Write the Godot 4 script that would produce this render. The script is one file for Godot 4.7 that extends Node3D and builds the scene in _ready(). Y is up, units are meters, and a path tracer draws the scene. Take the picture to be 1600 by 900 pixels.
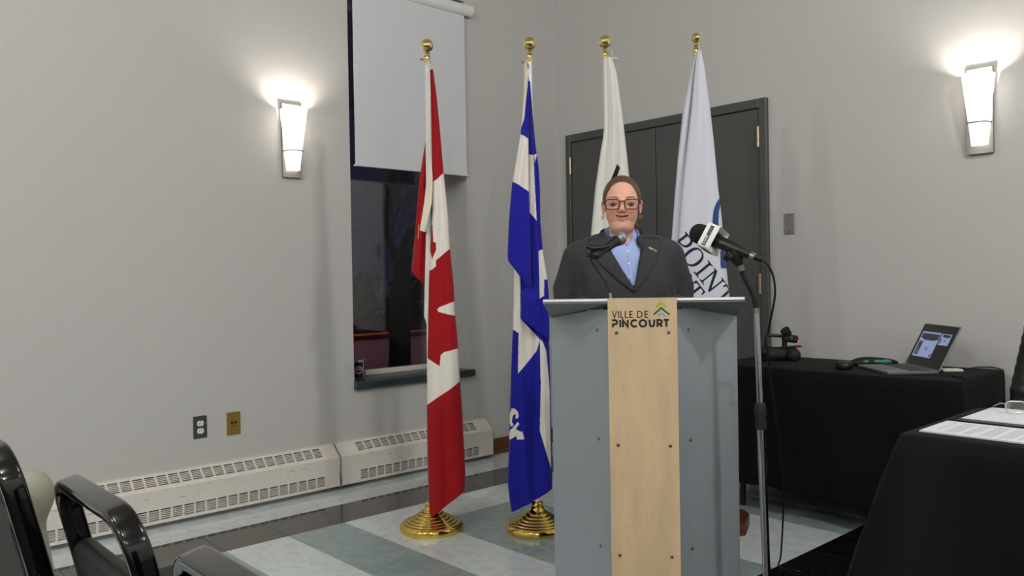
extends Node3D
# A speaker at a town lectern in the corner of a hall: flags, window, doors, draped tables.
const YAW := 0.83027
var M := {}
var used := {}
var rng := RandomNumberGenerator.new()

# ---------------------------------------------------------------- helpers
func pv(a: Array) -> PackedVector2Array:
	var r := PackedVector2Array()
	for i in range(0, a.size(), 2):
		r.append(Vector2(a[i], a[i + 1]))
	return r

func mat(called: String, c: Color, rough := 0.6, metal := 0.0) -> StandardMaterial3D:
	var m := StandardMaterial3D.new()
	m.resource_name = called
	m.albedo_color = c
	m.roughness = rough
	m.metallic = metal
	m.cull_mode = BaseMaterial3D.CULL_DISABLED
	M[called] = m
	return m

func noise_tex(sz: int, freq: float, cols: Array, offs: Array, octaves := 4, sd := 1, kind := FastNoiseLite.TYPE_SIMPLEX_SMOOTH) -> NoiseTexture2D:
	var n := FastNoiseLite.new()
	n.noise_type = kind
	n.frequency = freq
	n.fractal_octaves = octaves
	n.seed = sd
	var t := NoiseTexture2D.new()
	t.width = sz
	t.height = sz
	t.seamless = true
	t.noise = n
	if cols.size():
		var g := Gradient.new()
		g.offsets = PackedFloat32Array(offs)
		g.colors = PackedColorArray(cols)
		t.color_ramp = g
	return t

func bump(m: StandardMaterial3D, sz: int, freq: float, scale_uv: float, cm: float, sd := 3) -> void:
	m.heightmap_enabled = true
	m.heightmap_texture = noise_tex(sz, freq, [], [], 3, sd)
	m.heightmap_scale = cm
	m.uv1_triplanar = true
	m.uv1_scale = Vector3.ONE * scale_uv

func numbered(n: String) -> String:
	if not used.has(n):
		used[n] = 0
		return n
	used[n] += 1
	return "%s_%03d" % [n, used[n]]

func thing(called: String, label: String, category: String, at := Vector3.ZERO, turn := 0.0, group := "") -> Node3D:
	var o := Node3D.new()
	o.name = numbered(called)
	add_child(o)
	o.position = at
	o.rotation.y = turn
	tag(o, label, category, group)
	return o

func tag(o: Node, label: String, category: String, group := "") -> void:
	o.set_meta("label", label)
	o.set_meta("category", category)
	if group:
		o.set_meta("group", group)

func S() -> SurfaceTool:
	var st := SurfaceTool.new()
	st.begin(Mesh.PRIMITIVE_TRIANGLES)
	return st

func fin(st: SurfaceTool) -> ArrayMesh:
	st.generate_normals()
	return st.commit()

func obj(called: String, st: SurfaceTool, m: Material, parent: Node = null) -> MeshInstance3D:
	return put(called, fin(st), m, parent)

func put(called: String, mesh: Mesh, m: Material, parent: Node = null) -> MeshInstance3D:
	var o := MeshInstance3D.new()
	o.mesh = mesh
	o.material_override = m
	if parent == null:
		o.name = numbered(called)
		add_child(o)
	else:
		o.name = called
		parent.add_child(o, true)
	return o

func struct(called: String, st: SurfaceTool, m: Material, label: String) -> MeshInstance3D:
	var o := obj(called, st, m)
	o.set_meta("kind", "structure")
	o.set_meta("label", label)
	return o

func tri(st: SurfaceTool, a: Vector3, b: Vector3, c: Vector3) -> void:
	st.add_vertex(a)
	st.add_vertex(b)
	st.add_vertex(c)

func quad(st: SurfaceTool, a: Vector3, b: Vector3, c: Vector3, d: Vector3) -> void:
	tri(st, a, b, c)
	tri(st, a, c, d)

# chamfered box, centre c, size s, in the axes of basis bs
func bx(st: SurfaceTool, c: Vector3, s: Vector3, b := 0.0, bs := Basis()) -> void:
	st.set_smooth_group(-1)
	var h := s / 2.0
	b = minf(b, minf(h.x, minf(h.y, h.z)) * 0.95)
	var ax := [Vector3.RIGHT, Vector3.UP, Vector3.BACK]
	for k in 3:
		var n: Vector3 = ax[k]
		var u: Vector3 = ax[(k + 1) % 3]
		var v: Vector3 = ax[(k + 2) % 3]
		for sg in [-1.0, 1.0]:
			var o: Vector3 = n * h[k] * sg
			var du: Vector3 = u * (h[(k + 1) % 3] - b)
			var dv: Vector3 = v * (h[(k + 2) % 3] - b)
			var p := [o - du - dv, o - du + dv, o + du + dv, o + du - dv]
			if sg < 0:
				p.reverse()
			quad(st, c + bs * p[0], c + bs * p[1], c + bs * p[2], c + bs * p[3])
		if b > 0.0:
			for su in [-1.0, 1.0]:
				for sv in [-1.0, 1.0]:
					var e0: Vector3 = u * su * (h[(k + 1) % 3] - b) + v * sv * h[(k + 2) % 3]
					var e1: Vector3 = u * su * h[(k + 1) % 3] + v * sv * (h[(k + 2) % 3] - b)
					var l: Vector3 = n * (h[k] - b)
					if su * sv > 0:
						quad(st, c + bs * (e0 - l), c + bs * (e0 + l), c + bs * (e1 + l), c + bs * (e1 - l))
					else:
						quad(st, c + bs * (e1 - l), c + bs * (e1 + l), c + bs * (e0 + l), c + bs * (e0 - l))
	if b > 0.0:
		for sx in [-1.0, 1.0]:
			for sy in [-1.0, 1.0]:
				for sz in [-1.0, 1.0]:
					var q := [Vector3(sx * h.x, sy * (h.y - b), sz * (h.z - b)), Vector3(sx * (h.x - b), sy * h.y, sz * (h.z - b)), Vector3(sx * (h.x - b), sy * (h.y - b), sz * h.z)]
					if sx * sy * sz > 0:
						q.reverse()
					tri(st, c + bs * q[0], c + bs * q[1], c + bs * q[2])

func box(c: Vector3, s: Vector3, b := 0.0, bs := Basis()) -> SurfaceTool:
	var st := S()
	bx(st, c, s, b, bs)
	return st

# box between two corners
func bc(a: Vector3, b: Vector3, bev := 0.0) -> SurfaceTool:
	return box((a + b) / 2.0, (b - a).abs(), bev)

func ring_pts(n: int, sq := 1.0) -> PackedVector2Array:
	var r := PackedVector2Array()
	for i in n:
		var a := TAU * i / n
		r.append(Vector2(cos(a), sin(a) * sq))
	return r

# sweep a cross-section (unit outline) along points with a radius each
func tube(st: SurfaceTool, pts: Array, radii, n := 10, outline := PackedVector2Array(), up_hint := Vector3.ZERO, closed := false) -> void:
	st.set_smooth_group(0)
	if outline.is_empty():
		outline = ring_pts(n)
	n = outline.size()
	var rings := []
	var prev := Vector3.ZERO
	var cnt := pts.size()
	for i in cnt:
		var p: Vector3 = pts[i]
		var t: Vector3
		if closed:
			t = (pts[(i + 1) % cnt] - pts[(i + cnt - 1) % cnt]).normalized()
		else:
			t = (pts[mini(i + 1, cnt - 1)] - pts[maxi(i - 1, 0)]).normalized()
		var u: Vector3
		if up_hint != Vector3.ZERO:
			u = (up_hint - t * up_hint.dot(t)).normalized()
		elif i == 0:
			u = t.cross(Vector3.UP if absf(t.y) < 0.9 else Vector3.RIGHT).normalized()
		else:
			u = (prev - t * prev.dot(t)).normalized()
		prev = u
		var v := t.cross(u)
		var r: float = radii if (radii is float or radii is int) else radii[i]
		var ring := PackedVector3Array()
		for o in outline:
			ring.append(p + u * o.x * r + v * o.y * r)
		rings.append(ring)
	for i in (cnt if closed else cnt - 1):
		var a: PackedVector3Array = rings[i]
		var b: PackedVector3Array = rings[(i + 1) % cnt]
		for k in n:
			var k2 := (k + 1) % n
			quad(st, a[k], b[k], b[k2], a[k2])
	if not closed:
		st.set_smooth_group(1)
		for e in [0, cnt - 1]:
			var c := Vector3.ZERO
			for p in rings[e]:
				c += p
			c /= n
			for k in n:
				if e == 0:
					tri(st, c, rings[e][k], rings[e][(k + 1) % n])
				else:
					tri(st, c, rings[e][(k + 1) % n], rings[e][k])
	st.set_smooth_group(0)

func tb(pts: Array, radii, n := 10) -> SurfaceTool:
	var st := S()
	tube(st, pts, radii, n)
	return st

func lathe(st: SurfaceTool, prof: PackedVector2Array, n := 32, at := Vector3.ZERO, bs := Basis(), sharp := false) -> void:
	for i in prof.size() - 1:
		st.set_smooth_group(i + 2 if sharp else 0)
		for k in n:
			var a0 := TAU * k / n
			var a1 := TAU * (k + 1) / n
			var p := []
			for q in [[i, a0], [i + 1, a0], [i + 1, a1], [i, a1]]:
				var r: float = prof[q[0]].x
				p.append(at + bs * Vector3(cos(q[1]) * r, prof[q[0]].y, sin(q[1]) * r))
			if prof[i].x > 1e-5:
				tri(st, p[0], p[2], p[3])
			if prof[i + 1].x > 1e-5:
				tri(st, p[0], p[1], p[2])
	st.set_smooth_group(0)

func lt(prof: PackedVector2Array, n := 32, sharp := false) -> SurfaceTool:
	var st := S()
	lathe(st, prof, n, Vector3.ZERO, Basis(), sharp)
	return st

# extruded polygon in the x,y plane of bs, from z0 to z1
func prism(st: SurfaceTool, poly: PackedVector2Array, z0: float, z1: float, bs := Basis(), at := Vector3.ZERO) -> void:
	st.set_smooth_group(-1)
	var ids := Geometry2D.triangulate_polygon(poly)
	for i in range(0, ids.size(), 3):
		var a := poly[ids[i]]
		var b := poly[ids[i + 1]]
		var c := poly[ids[i + 2]]
		tri(st, at + bs * Vector3(a.x, a.y, z1), at + bs * Vector3(c.x, c.y, z1), at + bs * Vector3(b.x, b.y, z1))
		tri(st, at + bs * Vector3(a.x, a.y, z0), at + bs * Vector3(b.x, b.y, z0), at + bs * Vector3(c.x, c.y, z0))
	for i in poly.size():
		var a := poly[i]
		var b := poly[(i + 1) % poly.size()]
		quad(st, at + bs * Vector3(a.x, a.y, z0), at + bs * Vector3(a.x, a.y, z1), at + bs * Vector3(b.x, b.y, z1), at + bs * Vector3(b.x, b.y, z0))
	st.set_smooth_group(0)

func round_rect(w: float, h: float, r: float, k := 5) -> PackedVector2Array:
	var o := PackedVector2Array()
	for q in [[1, 1, 0], [-1, 1, 1], [-1, -1, 2], [1, -1, 3]]:
		for i in k + 1:
			var a: float = PI / 2 * (q[2] + float(i) / k)
			o.append(Vector2(q[0] * (w / 2 - r) + cos(a) * r, q[1] * (h / 2 - r) + sin(a) * r))
	return o

# flat stroke lettering: a line of given width in the x,y plane, z0..z1
func stroke(st: SurfaceTool, p: PackedVector2Array, w: float, z0: float, z1: float, closed := false) -> void:
	var l := PackedVector2Array()
	var r := PackedVector2Array()
	var n := p.size()
	for i in n:
		var d0 := (p[i] - p[(i + n - 1) % n]).normalized() if (i > 0 or closed) else (p[1] - p[0]).normalized()
		var d1 := (p[(i + 1) % n] - p[i]).normalized() if (i < n - 1 or closed) else d0
		var m := (d0 + d1).normalized()
		var k := w / 2 / maxf(0.35, m.dot(d0))
		var q := Vector2(-m.y, m.x) * k
		l.append(p[i] + q)
		r.append(p[i] - q)
	st.set_smooth_group(-1)
	for i in (n if closed else n - 1):
		var j := (i + 1) % n
		var a := Vector3(l[i].x, l[i].y, z1)
		var b := Vector3(r[i].x, r[i].y, z1)
		var c := Vector3(r[j].x, r[j].y, z1)
		var d := Vector3(l[j].x, l[j].y, z1)
		var dz := Vector3(0, 0, z0 - z1)
		quad(st, a, d, c, b)
		quad(st, a, a + dz, d + dz, d)
		quad(st, b, c, c + dz, b + dz)
	st.set_smooth_group(0)

func arc(c: Vector2, r: float, a0: float, a1: float, n := 14) -> PackedVector2Array:
	var o := PackedVector2Array()
	for i in n + 1:
		var a := deg_to_rad(lerpf(a0, a1, float(i) / n))
		o.append(c + Vector2(cos(a), sin(a)) * r)
	return o

func letter(st: SurfaceTool, ch: String, x: float, y: float, h: float, w: float, z0: float, z1: float) -> float:
	var k := w / 2
	var L := func(a: Array) -> PackedVector2Array:
		var o := PackedVector2Array()
		for i in range(0, a.size(), 2):
			o.append(Vector2(x + a[i] * h, y + k + a[i + 1] * (h - w)))
		return o
	var adv := 0.6
	match ch:
		"V":
			stroke(st, L.call([0.03, 1.08, 0.33, -0.04, 0.63, 1.08]), w, z0, z1)
			adv = 0.72
		"I":
			stroke(st, L.call([0.08, -0.06, 0.08, 1.06]), w, z0, z1)
			adv = 0.27
		"L":
			stroke(st, L.call([0.08, 1.06, 0.08, 0, 0.46, 0]), w, z0, z1)
			adv = 0.55
		"E":
			stroke(st, L.call([0.5, 1, 0.08, 1, 0.08, 0, 0.5, 0]), w, z0, z1)
			stroke(st, L.call([0.08, 0.5, 0.46, 0.5]), w, z0, z1)
			adv = 0.62
		"D":
			var p: PackedVector2Array = L.call([0.3, 0, 0.08, 0, 0.08, 1, 0.3, 1])
			p.append_array(arc(Vector2(x + 0.3 * h, y + h / 2), (h - w) / 2, 88, -88))
			stroke(st, p, w, z0, z1, true)
			adv = 0.92
		"P":
			stroke(st, L.call([0.08, -0.07, 0.08, 0.28]), w, z0, z1)
			var p: PackedVector2Array = L.call([0.0, 1, 0.36, 1])
			p.append_array(arc(Vector2(x + 0.36 * h, y + k + 0.69 * (h - w)), 0.31 * (h - w), 86, -86))
			p.append_array(L.call([0.36, 0.38, 0.0, 0.38]))
			stroke(st, p, w, z0, z1)
			adv = 0.8
		"N":
			stroke(st, L.call([0.1, -0.07, 0.1, 1.0, 0.66, 0.0, 0.66, 1.07]), w, z0, z1)
			adv = 0.86
		"C":
			stroke(st, arc(Vector2(x + 0.5 * h, y + h / 2), (h - w) / 2, 48, 312, 20), w, z0, z1)
			adv = 0.88
		"O":
			stroke(st, arc(Vector2(x + 0.5 * h, y + h / 2), (h - w) / 2, 0, 345, 24), w, z0, z1, true)
			adv = 1.05
		"U":
			var p: PackedVector2Array = L.call([0.1, 1.07])
			p.append_array(arc(Vector2(x + 0.39 * h, y + k + 0.31 * (h - w)), 0.3 * (h - w), 180, 360))
			p.append_array(L.call([0.68, 1.07]))
			stroke(st, p, w, z0, z1)
			adv = 0.84
		"R":
			var p: PackedVector2Array = L.call([0.1, -0.07, 0.1, 1, 0.36, 1])
			p.append_array(arc(Vector2(x + 0.36 * h, y + k + 0.69 * (h - w)), 0.31 * (h - w), 86, -86))
			p.append_array(L.call([0.14, 0.38]))
			stroke(st, p, w, z0, z1)
			stroke(st, L.call([0.34, 0.4, 0.64, -0.05]), w, z0, z1)
			adv = 0.74
		"T":
			stroke(st, L.call([0.0, 1, 0.62, 1]), w, z0, z1)
			stroke(st, L.call([0.31, 1.0, 0.31, -0.07]), w, z0, z1)
			adv = 0.66
	return adv * h

# ---------------------------------------------------------------- painted cloth and paper (flat print)
func fill_poly(im: Image, poly: PackedVector2Array, col: Color) -> void:
	var y0 := 1e9
	var y1 := -1e9
	for p in poly:
		y0 = minf(y0, p.y)
		y1 = maxf(y1, p.y)
	for y in range(maxi(0, int(y0)), mini(im.get_height() - 1, int(y1) + 1) + 1):
		var xs := []
		var yy := y + 0.5
		for i in poly.size():
			var a := poly[i]
			var b := poly[(i + 1) % poly.size()]
			if (a.y <= yy) != (b.y <= yy):
				xs.append(a.x + (yy - a.y) / (b.y - a.y) * (b.x - a.x))
		xs.sort()
		for i in range(0, xs.size() - 1, 2):
			var x0 := int(round(clampf(xs[i], 0, im.get_width())))
			var x1 := int(round(clampf(xs[i + 1], 0, im.get_width())))
			if x1 > x0:
				im.fill_rect(Rect2i(x0, y, x1 - x0, 1), col)

# letters of a TextMesh put into a picture by a 2D transform
func print_text(im: Image, text: String, fam: String, bold: bool, tr: Transform2D, col: Color) -> void:
	var tm := TextMesh.new()
	var f := SystemFont.new()
	f.font_names = PackedStringArray([fam])
	f.font_weight = 700 if bold else 400
	tm.font = f
	tm.font_size = 100
	tm.pixel_size = 0.01
	tm.depth = 0.0
	tm.curve_step = 2.0
	tm.text = text
	tm.horizontal_alignment = HORIZONTAL_ALIGNMENT_LEFT
	tm.vertical_alignment = VERTICAL_ALIGNMENT_BOTTOM
	var arr := tm.get_mesh_arrays()
	var v: PackedVector3Array = arr[Mesh.ARRAY_VERTEX]
	var ix: PackedInt32Array = arr[Mesh.ARRAY_INDEX] if arr[Mesh.ARRAY_INDEX] != null else PackedInt32Array(range(v.size()))
	for i in range(0, ix.size() - 2, 3):
		var p := PackedVector2Array()
		for k in 3:
			var q := v[ix[i + k]]
			p.append(tr * Vector2(q.x, -q.y))
		fill_poly(im, p, col)

# a panel of hanging cloth: a flattened closed fold between a left and a right edge (local metres), dyed by polygons
func at_t(e: PackedVector2Array, t: float) -> Vector2:
	var y := lerpf(e[0].y, e[e.size() - 1].y, t)
	for i in e.size() - 1:
		if y <= e[i].y and y >= e[i + 1].y:
			var d := e[i].y - e[i + 1].y
			return e[i].lerp(e[i + 1], 0.0 if d < 1e-6 else (e[i].y - y) / d)
	return e[e.size() - 1]

func fold(parent: Node, called: String, L: PackedVector2Array, R: PackedVector2Array, zc: float, dep: float, creases: Array, base: Color, polys: Array, extra = null) -> MeshInstance3D:
	var lo := Vector2(1e9, 1e9)
	var hi := -lo
	for e in [L, R]:
		for p in e:
			lo = lo.min(p)
			hi = hi.max(p)
	lo -= Vector2(0.01, 0.01)
	hi += Vector2(0.01, 0.01)
	var res := 700.0
	var im := Image.create(int((hi.x - lo.x) * res), int((hi.y - lo.y) * res), false, Image.FORMAT_RGB8)
	im.fill(base)
	for pl in polys:
		var q := PackedVector2Array()
		for p in pl[1]:
			q.append(Vector2((p.x - lo.x) * res, (hi.y - p.y) * res))
		fill_poly(im, q, pl[0])
	if extra != null:
		extra.call(im, lo, hi, res)
	var m := mat("cloth_" + called, Color.WHITE, 0.75)
	m.albedo_texture = ImageTexture.create_from_image(im)
	m.metallic_specular = 0.35
	m.texture_repeat = false
	m.rim_enabled = true
	m.rim = 0.25
	m.backlight_enabled = true
	m.backlight = Color(0.16, 0.16, 0.16)
	var N := 90
	var K := 40
	var st := S()
	var wmax := 0.001
	for t in 21:
		wmax = maxf(wmax, at_t(R, t / 20.0).x - at_t(L, t / 20.0).x)
	var rows := []
	for i in N + 1:
		var t := float(i) / N
		var a := at_t(L, t)
		var b := at_t(R, t)
		var wf := sqrt(clampf((b.x - a.x) / wmax, 0.05, 1.0))
		var row := []
		for k in 2 * K:
			var front := k < K
			var s := float(k) / K if front else 2.0 - float(k) / K
			var p := a.lerp(b, s)
			var pr := pow(maxf(0.0, 1.0 - (2 * s - 1) * (2 * s - 1)), 0.45)
			var z := zc + dep * wf * pr * (1.0 if front else -0.55)
			for c in creases:
				var g: float = (s - c[0] - (c[3] if c.size() > 3 else 0.0) * (t - 0.5)) / c[2]
				z += c[1] * wf * exp(-g * g) * pr
			z += 0.004 * sin(t * 11.0 + s * 5.0 + zc * 90.0) * pr
			row.append([Vector3(p.x, p.y, z), Vector2((p.x - lo.x) / (hi.x - lo.x), (hi.y - p.y) / (hi.y - lo.y))])
		rows.append(row)
	for i in N:
		for k in 2 * K:
			var k2 := (k + 1) % (2 * K)
			for q in [[i, k], [i, k2], [i + 1, k2], [i, k], [i + 1, k2], [i + 1, k]]:
				var e: Array = rows[q[0]][q[1]]
				st.set_uv(e[1])
				st.add_vertex(e[0])
	return obj(called, st, m, parent)

# ---------------------------------------------------------------- bodies: smooth-joined distance fields
class Field:
	var o: Vector3
	var n: Vector3i
	var h: float
	var d: PackedFloat32Array
	func _init(mn: Vector3, mx: Vector3, cell: float) -> void:
		o = mn
		h = cell
		n = Vector3i(((mx - mn) / cell).ceil()) + Vector3i.ONE
		d.resize(n.x * n.y * n.z)
		d.fill(0.3)
	func cap(a: Vector3, b: Vector3, ra: float, rb: float, k := 0.02, sc := Vector3.ONE, cut := false) -> void:
		var r := maxf(ra, rb)
		var ext := sc * r + Vector3.ONE * (k + 3 * h)
		var lo := Vector3i(((a.min(b) - ext - o) / h).floor()).clamp(Vector3i.ZERO, n - Vector3i.ONE)
		var hi := Vector3i(((a.max(b) + ext - o) / h).ceil()).clamp(Vector3i.ZERO, n - Vector3i.ONE)
		var f := minf(sc.x, minf(sc.y, sc.z))
		var A := a / sc
		var ab := b / sc - A
		var l2 := maxf(ab.length_squared(), 1e-9)
		for z in range(lo.z, hi.z + 1):
			for y in range(lo.y, hi.y + 1):
				var idx := (z * n.y + y) * n.x + lo.x
				for x in range(lo.x, hi.x + 1):
					var p := (o + Vector3(x, y, z) * h) / sc - A
					var t := clampf(p.dot(ab) / l2, 0.0, 1.0)
					var v := ((p - ab * t).length() - lerpf(ra, rb, t)) * f
					var c := d[idx]
					if cut:
						v = -v
						var e := maxf(k - absf(c - v), 0.0) / k
						d[idx] = maxf(c, v) + e * e * k * 0.25
					else:
						var e := maxf(k - absf(c - v), 0.0) / k
						d[idx] = minf(c, v) - e * e * k * 0.25
					idx += 1
	func ell(c: Vector3, r: Vector3, k := 0.02, cut := false) -> void:
		cap(c, c, 1.0, 1.0, k, r, cut)
	func both(a: Vector3, b: Vector3, ra: float, rb: float, k := 0.02, sc := Vector3.ONE, cut := false) -> void:
		cap(a, b, ra, rb, k, sc, cut)
		var f := Vector3(-1, 1, 1)
		cap(a * f, b * f, ra, rb, k, sc, cut)
	func keep(fn: Callable) -> void:   # intersect with another shape
		for z in n.z:
			for y in n.y:
				for x in n.x:
					var idx := (z * n.y + y) * n.x + x
					if d[idx] < 0.05:
						d[idx] = maxf(d[idx], fn.call(o + Vector3(x, y, z) * h))
	func front(x: float, y: float) -> float:   # z of the front surface
		var i := clampi(int(round((x - o.x) / h)), 0, n.x - 1)
		var j := clampi(int(round((y - o.y) / h)), 0, n.y - 1)
		for k in range(n.z - 1, 0, -1):
			var a := d[(k * n.y + j) * n.x + i]
			if a < 0.0:
				var b := d[(mini(k + 1, n.z - 1) * n.y + j) * n.x + i]
				return o.z + h * (k + a / (a - b))
		return o.z
	func smooth_front(x: float, y: float) -> float:
		var s := 0.0
		var w := 0.0
		for dx in [-1, 0, 1]:
			for dy in [-1, 0, 1]:
				var z := front(x + dx * h * 0.9, y + dy * h * 0.9)
				if z > o.z + 0.001:
					s += z
					w += 1
		return s / w if w > 0 else o.z
	func mesh(st: SurfaceTool, tint = null, xf := Transform3D()) -> void:
		st.set_smooth_group(0)
		var id := {}
		var vs := PackedVector3Array()
		var step := [1, n.x, n.x * n.y]
		for z in n.z - 1:
			for y in n.y - 1:
				var base := (z * n.y + y) * n.x
				for x in n.x - 1:
					var i := base + x
					var inside := 0
					var corner := PackedFloat32Array()
					for c in 8:
						var v := d[i + (c & 1) + ((c >> 1) & 1) * step[1] + (c >> 2) * step[2]]
						corner.append(v)
						if v < 0.0:
							inside += 1
					if inside == 0 or inside == 8:
						continue
					var s := Vector3.ZERO
					var k := 0
					for e in [[0, 1], [2, 3], [4, 5], [6, 7], [0, 2], [1, 3], [4, 6], [5, 7], [0, 4], [1, 5], [2, 6], [3, 7]]:
						var va := corner[e[0]]
						var vb := corner[e[1]]
						if (va < 0.0) != (vb < 0.0):
							var t := va / (va - vb)
							var pa := Vector3(e[0] & 1, (e[0] >> 1) & 1, e[0] >> 2)
							var pb := Vector3(e[1] & 1, (e[1] >> 1) & 1, e[1] >> 2)
							s += pa.lerp(pb, t)
							k += 1
					id[i] = vs.size()
					vs.append(o + (Vector3(x, y, z) + s / k) * h)
		var cols := PackedColorArray()
		if tint != null:
			for v in vs:
				cols.append(tint.call(v))
		for z in range(1, n.z - 1):
			for y in range(1, n.y - 1):
				for x in range(1, n.x - 1):
					var i := (z * n.y + y) * n.x + x
					var va := d[i]
					for ax in 3:
						var vb := d[i + step[ax]]
						if (va < 0.0) == (vb < 0.0):
							continue
						var u: int = step[(ax + 1) % 3]
						var w: int = step[(ax + 2) % 3]
						var q := [i - u - w, i - w, i, i - u]
						if va >= 0.0:
							q.reverse()
						var ok := true
						for e in q:
							ok = ok and id.has(e)
						if not ok:
							continue
						for e in [0, 2, 1, 0, 3, 2]:
							var g: int = id[q[e]]
							if cols.size():
								st.set_color(cols[g])
							st.add_vertex(xf * vs[g])

# a strip of cloth laid over the front of a body between two edge lines
func drape(st: SurfaceTool, F: Field, A: PackedVector2Array, B: PackedVector2Array, off: float, thick: float, rows := 24, colsn := 8) -> void:
	st.set_smooth_group(0)
	var g := []
	for i in rows + 1:
		var t := float(i) / rows
		var a := at_t(A, t)
		var b := at_t(B, t)
		var row := []
		for k in colsn + 1:
			var s := float(k) / colsn
			var p := a.lerp(b, s)
			var z := F.smooth_front(p.x, p.y) + off + thick * pow(4 * s * (1 - s), 0.3)
			row.append(Vector3(p.x, p.y, z))
		g.append(row)
	for i in rows:
		for k in colsn:
			quad(st, g[i][k], g[i][k + 1], g[i + 1][k + 1], g[i + 1][k])
	var back := Vector3(0, 0, -0.012)
	for i in rows:
		for k in [0, colsn]:
			quad(st, g[i][k], g[i + 1][k], g[i + 1][k] + back, g[i][k] + back)
	for k in colsn:
		for i in [0, rows]:
			quad(st, g[i][k], g[i][k + 1], g[i][k + 1] + back, g[i][k] + back)

# ---------------------------------------------------------------- the scene
func _ready() -> void:
	rng.seed = 7
	# camera
	var cam := Camera3D.new()
	cam.name = "camera"
	cam.transform = Transform3D(Basis(Vector3(0.6747, -0.0171, -0.7379), Vector3(0.0035, 0.9998, -0.0200), Vector3(0.7381, 0.0110, 0.6746)), Vector3(4.25, 1.2, 4.355))
	cam.fov = 38.744
	cam.near = 0.05
	add_child(cam)
	# dusk sky and exposure
	var env := Environment.new()
	env.background_mode = Environment.BG_SKY
	var sky := Sky.new()
	var sm := ProceduralSkyMaterial.new()
	sm.sky_top_color = Color(0.06, 0.12, 0.36)
	sm.sky_horizon_color = Color(0.14, 0.21, 0.46)
	sm.ground_bottom_color = Color(0.05, 0.05, 0.07)
	sm.ground_horizon_color = Color(0.12, 0.12, 0.17)
	sm.sky_energy_multiplier = 0.36
	sky.sky_material = sm
	env.sky = sky
	env.tonemap_mode = Environment.TONE_MAPPER_LINEAR
	env.tonemap_exposure = 1.0
	env.sdfgi_enabled = true
	env.ssao_enabled = true
	env.ssil_enabled = true
	var we := WorldEnvironment.new()
	we.name = "environment"
	we.environment = env
	add_child(we)
	materials()
	room()
	ceiling_lights()
	window_and_outside()
	doors()
	heaters()
	wall_fittings()
	flags()
	lectern()
	person()
	microphones()
	tables()
	chairs()

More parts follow.
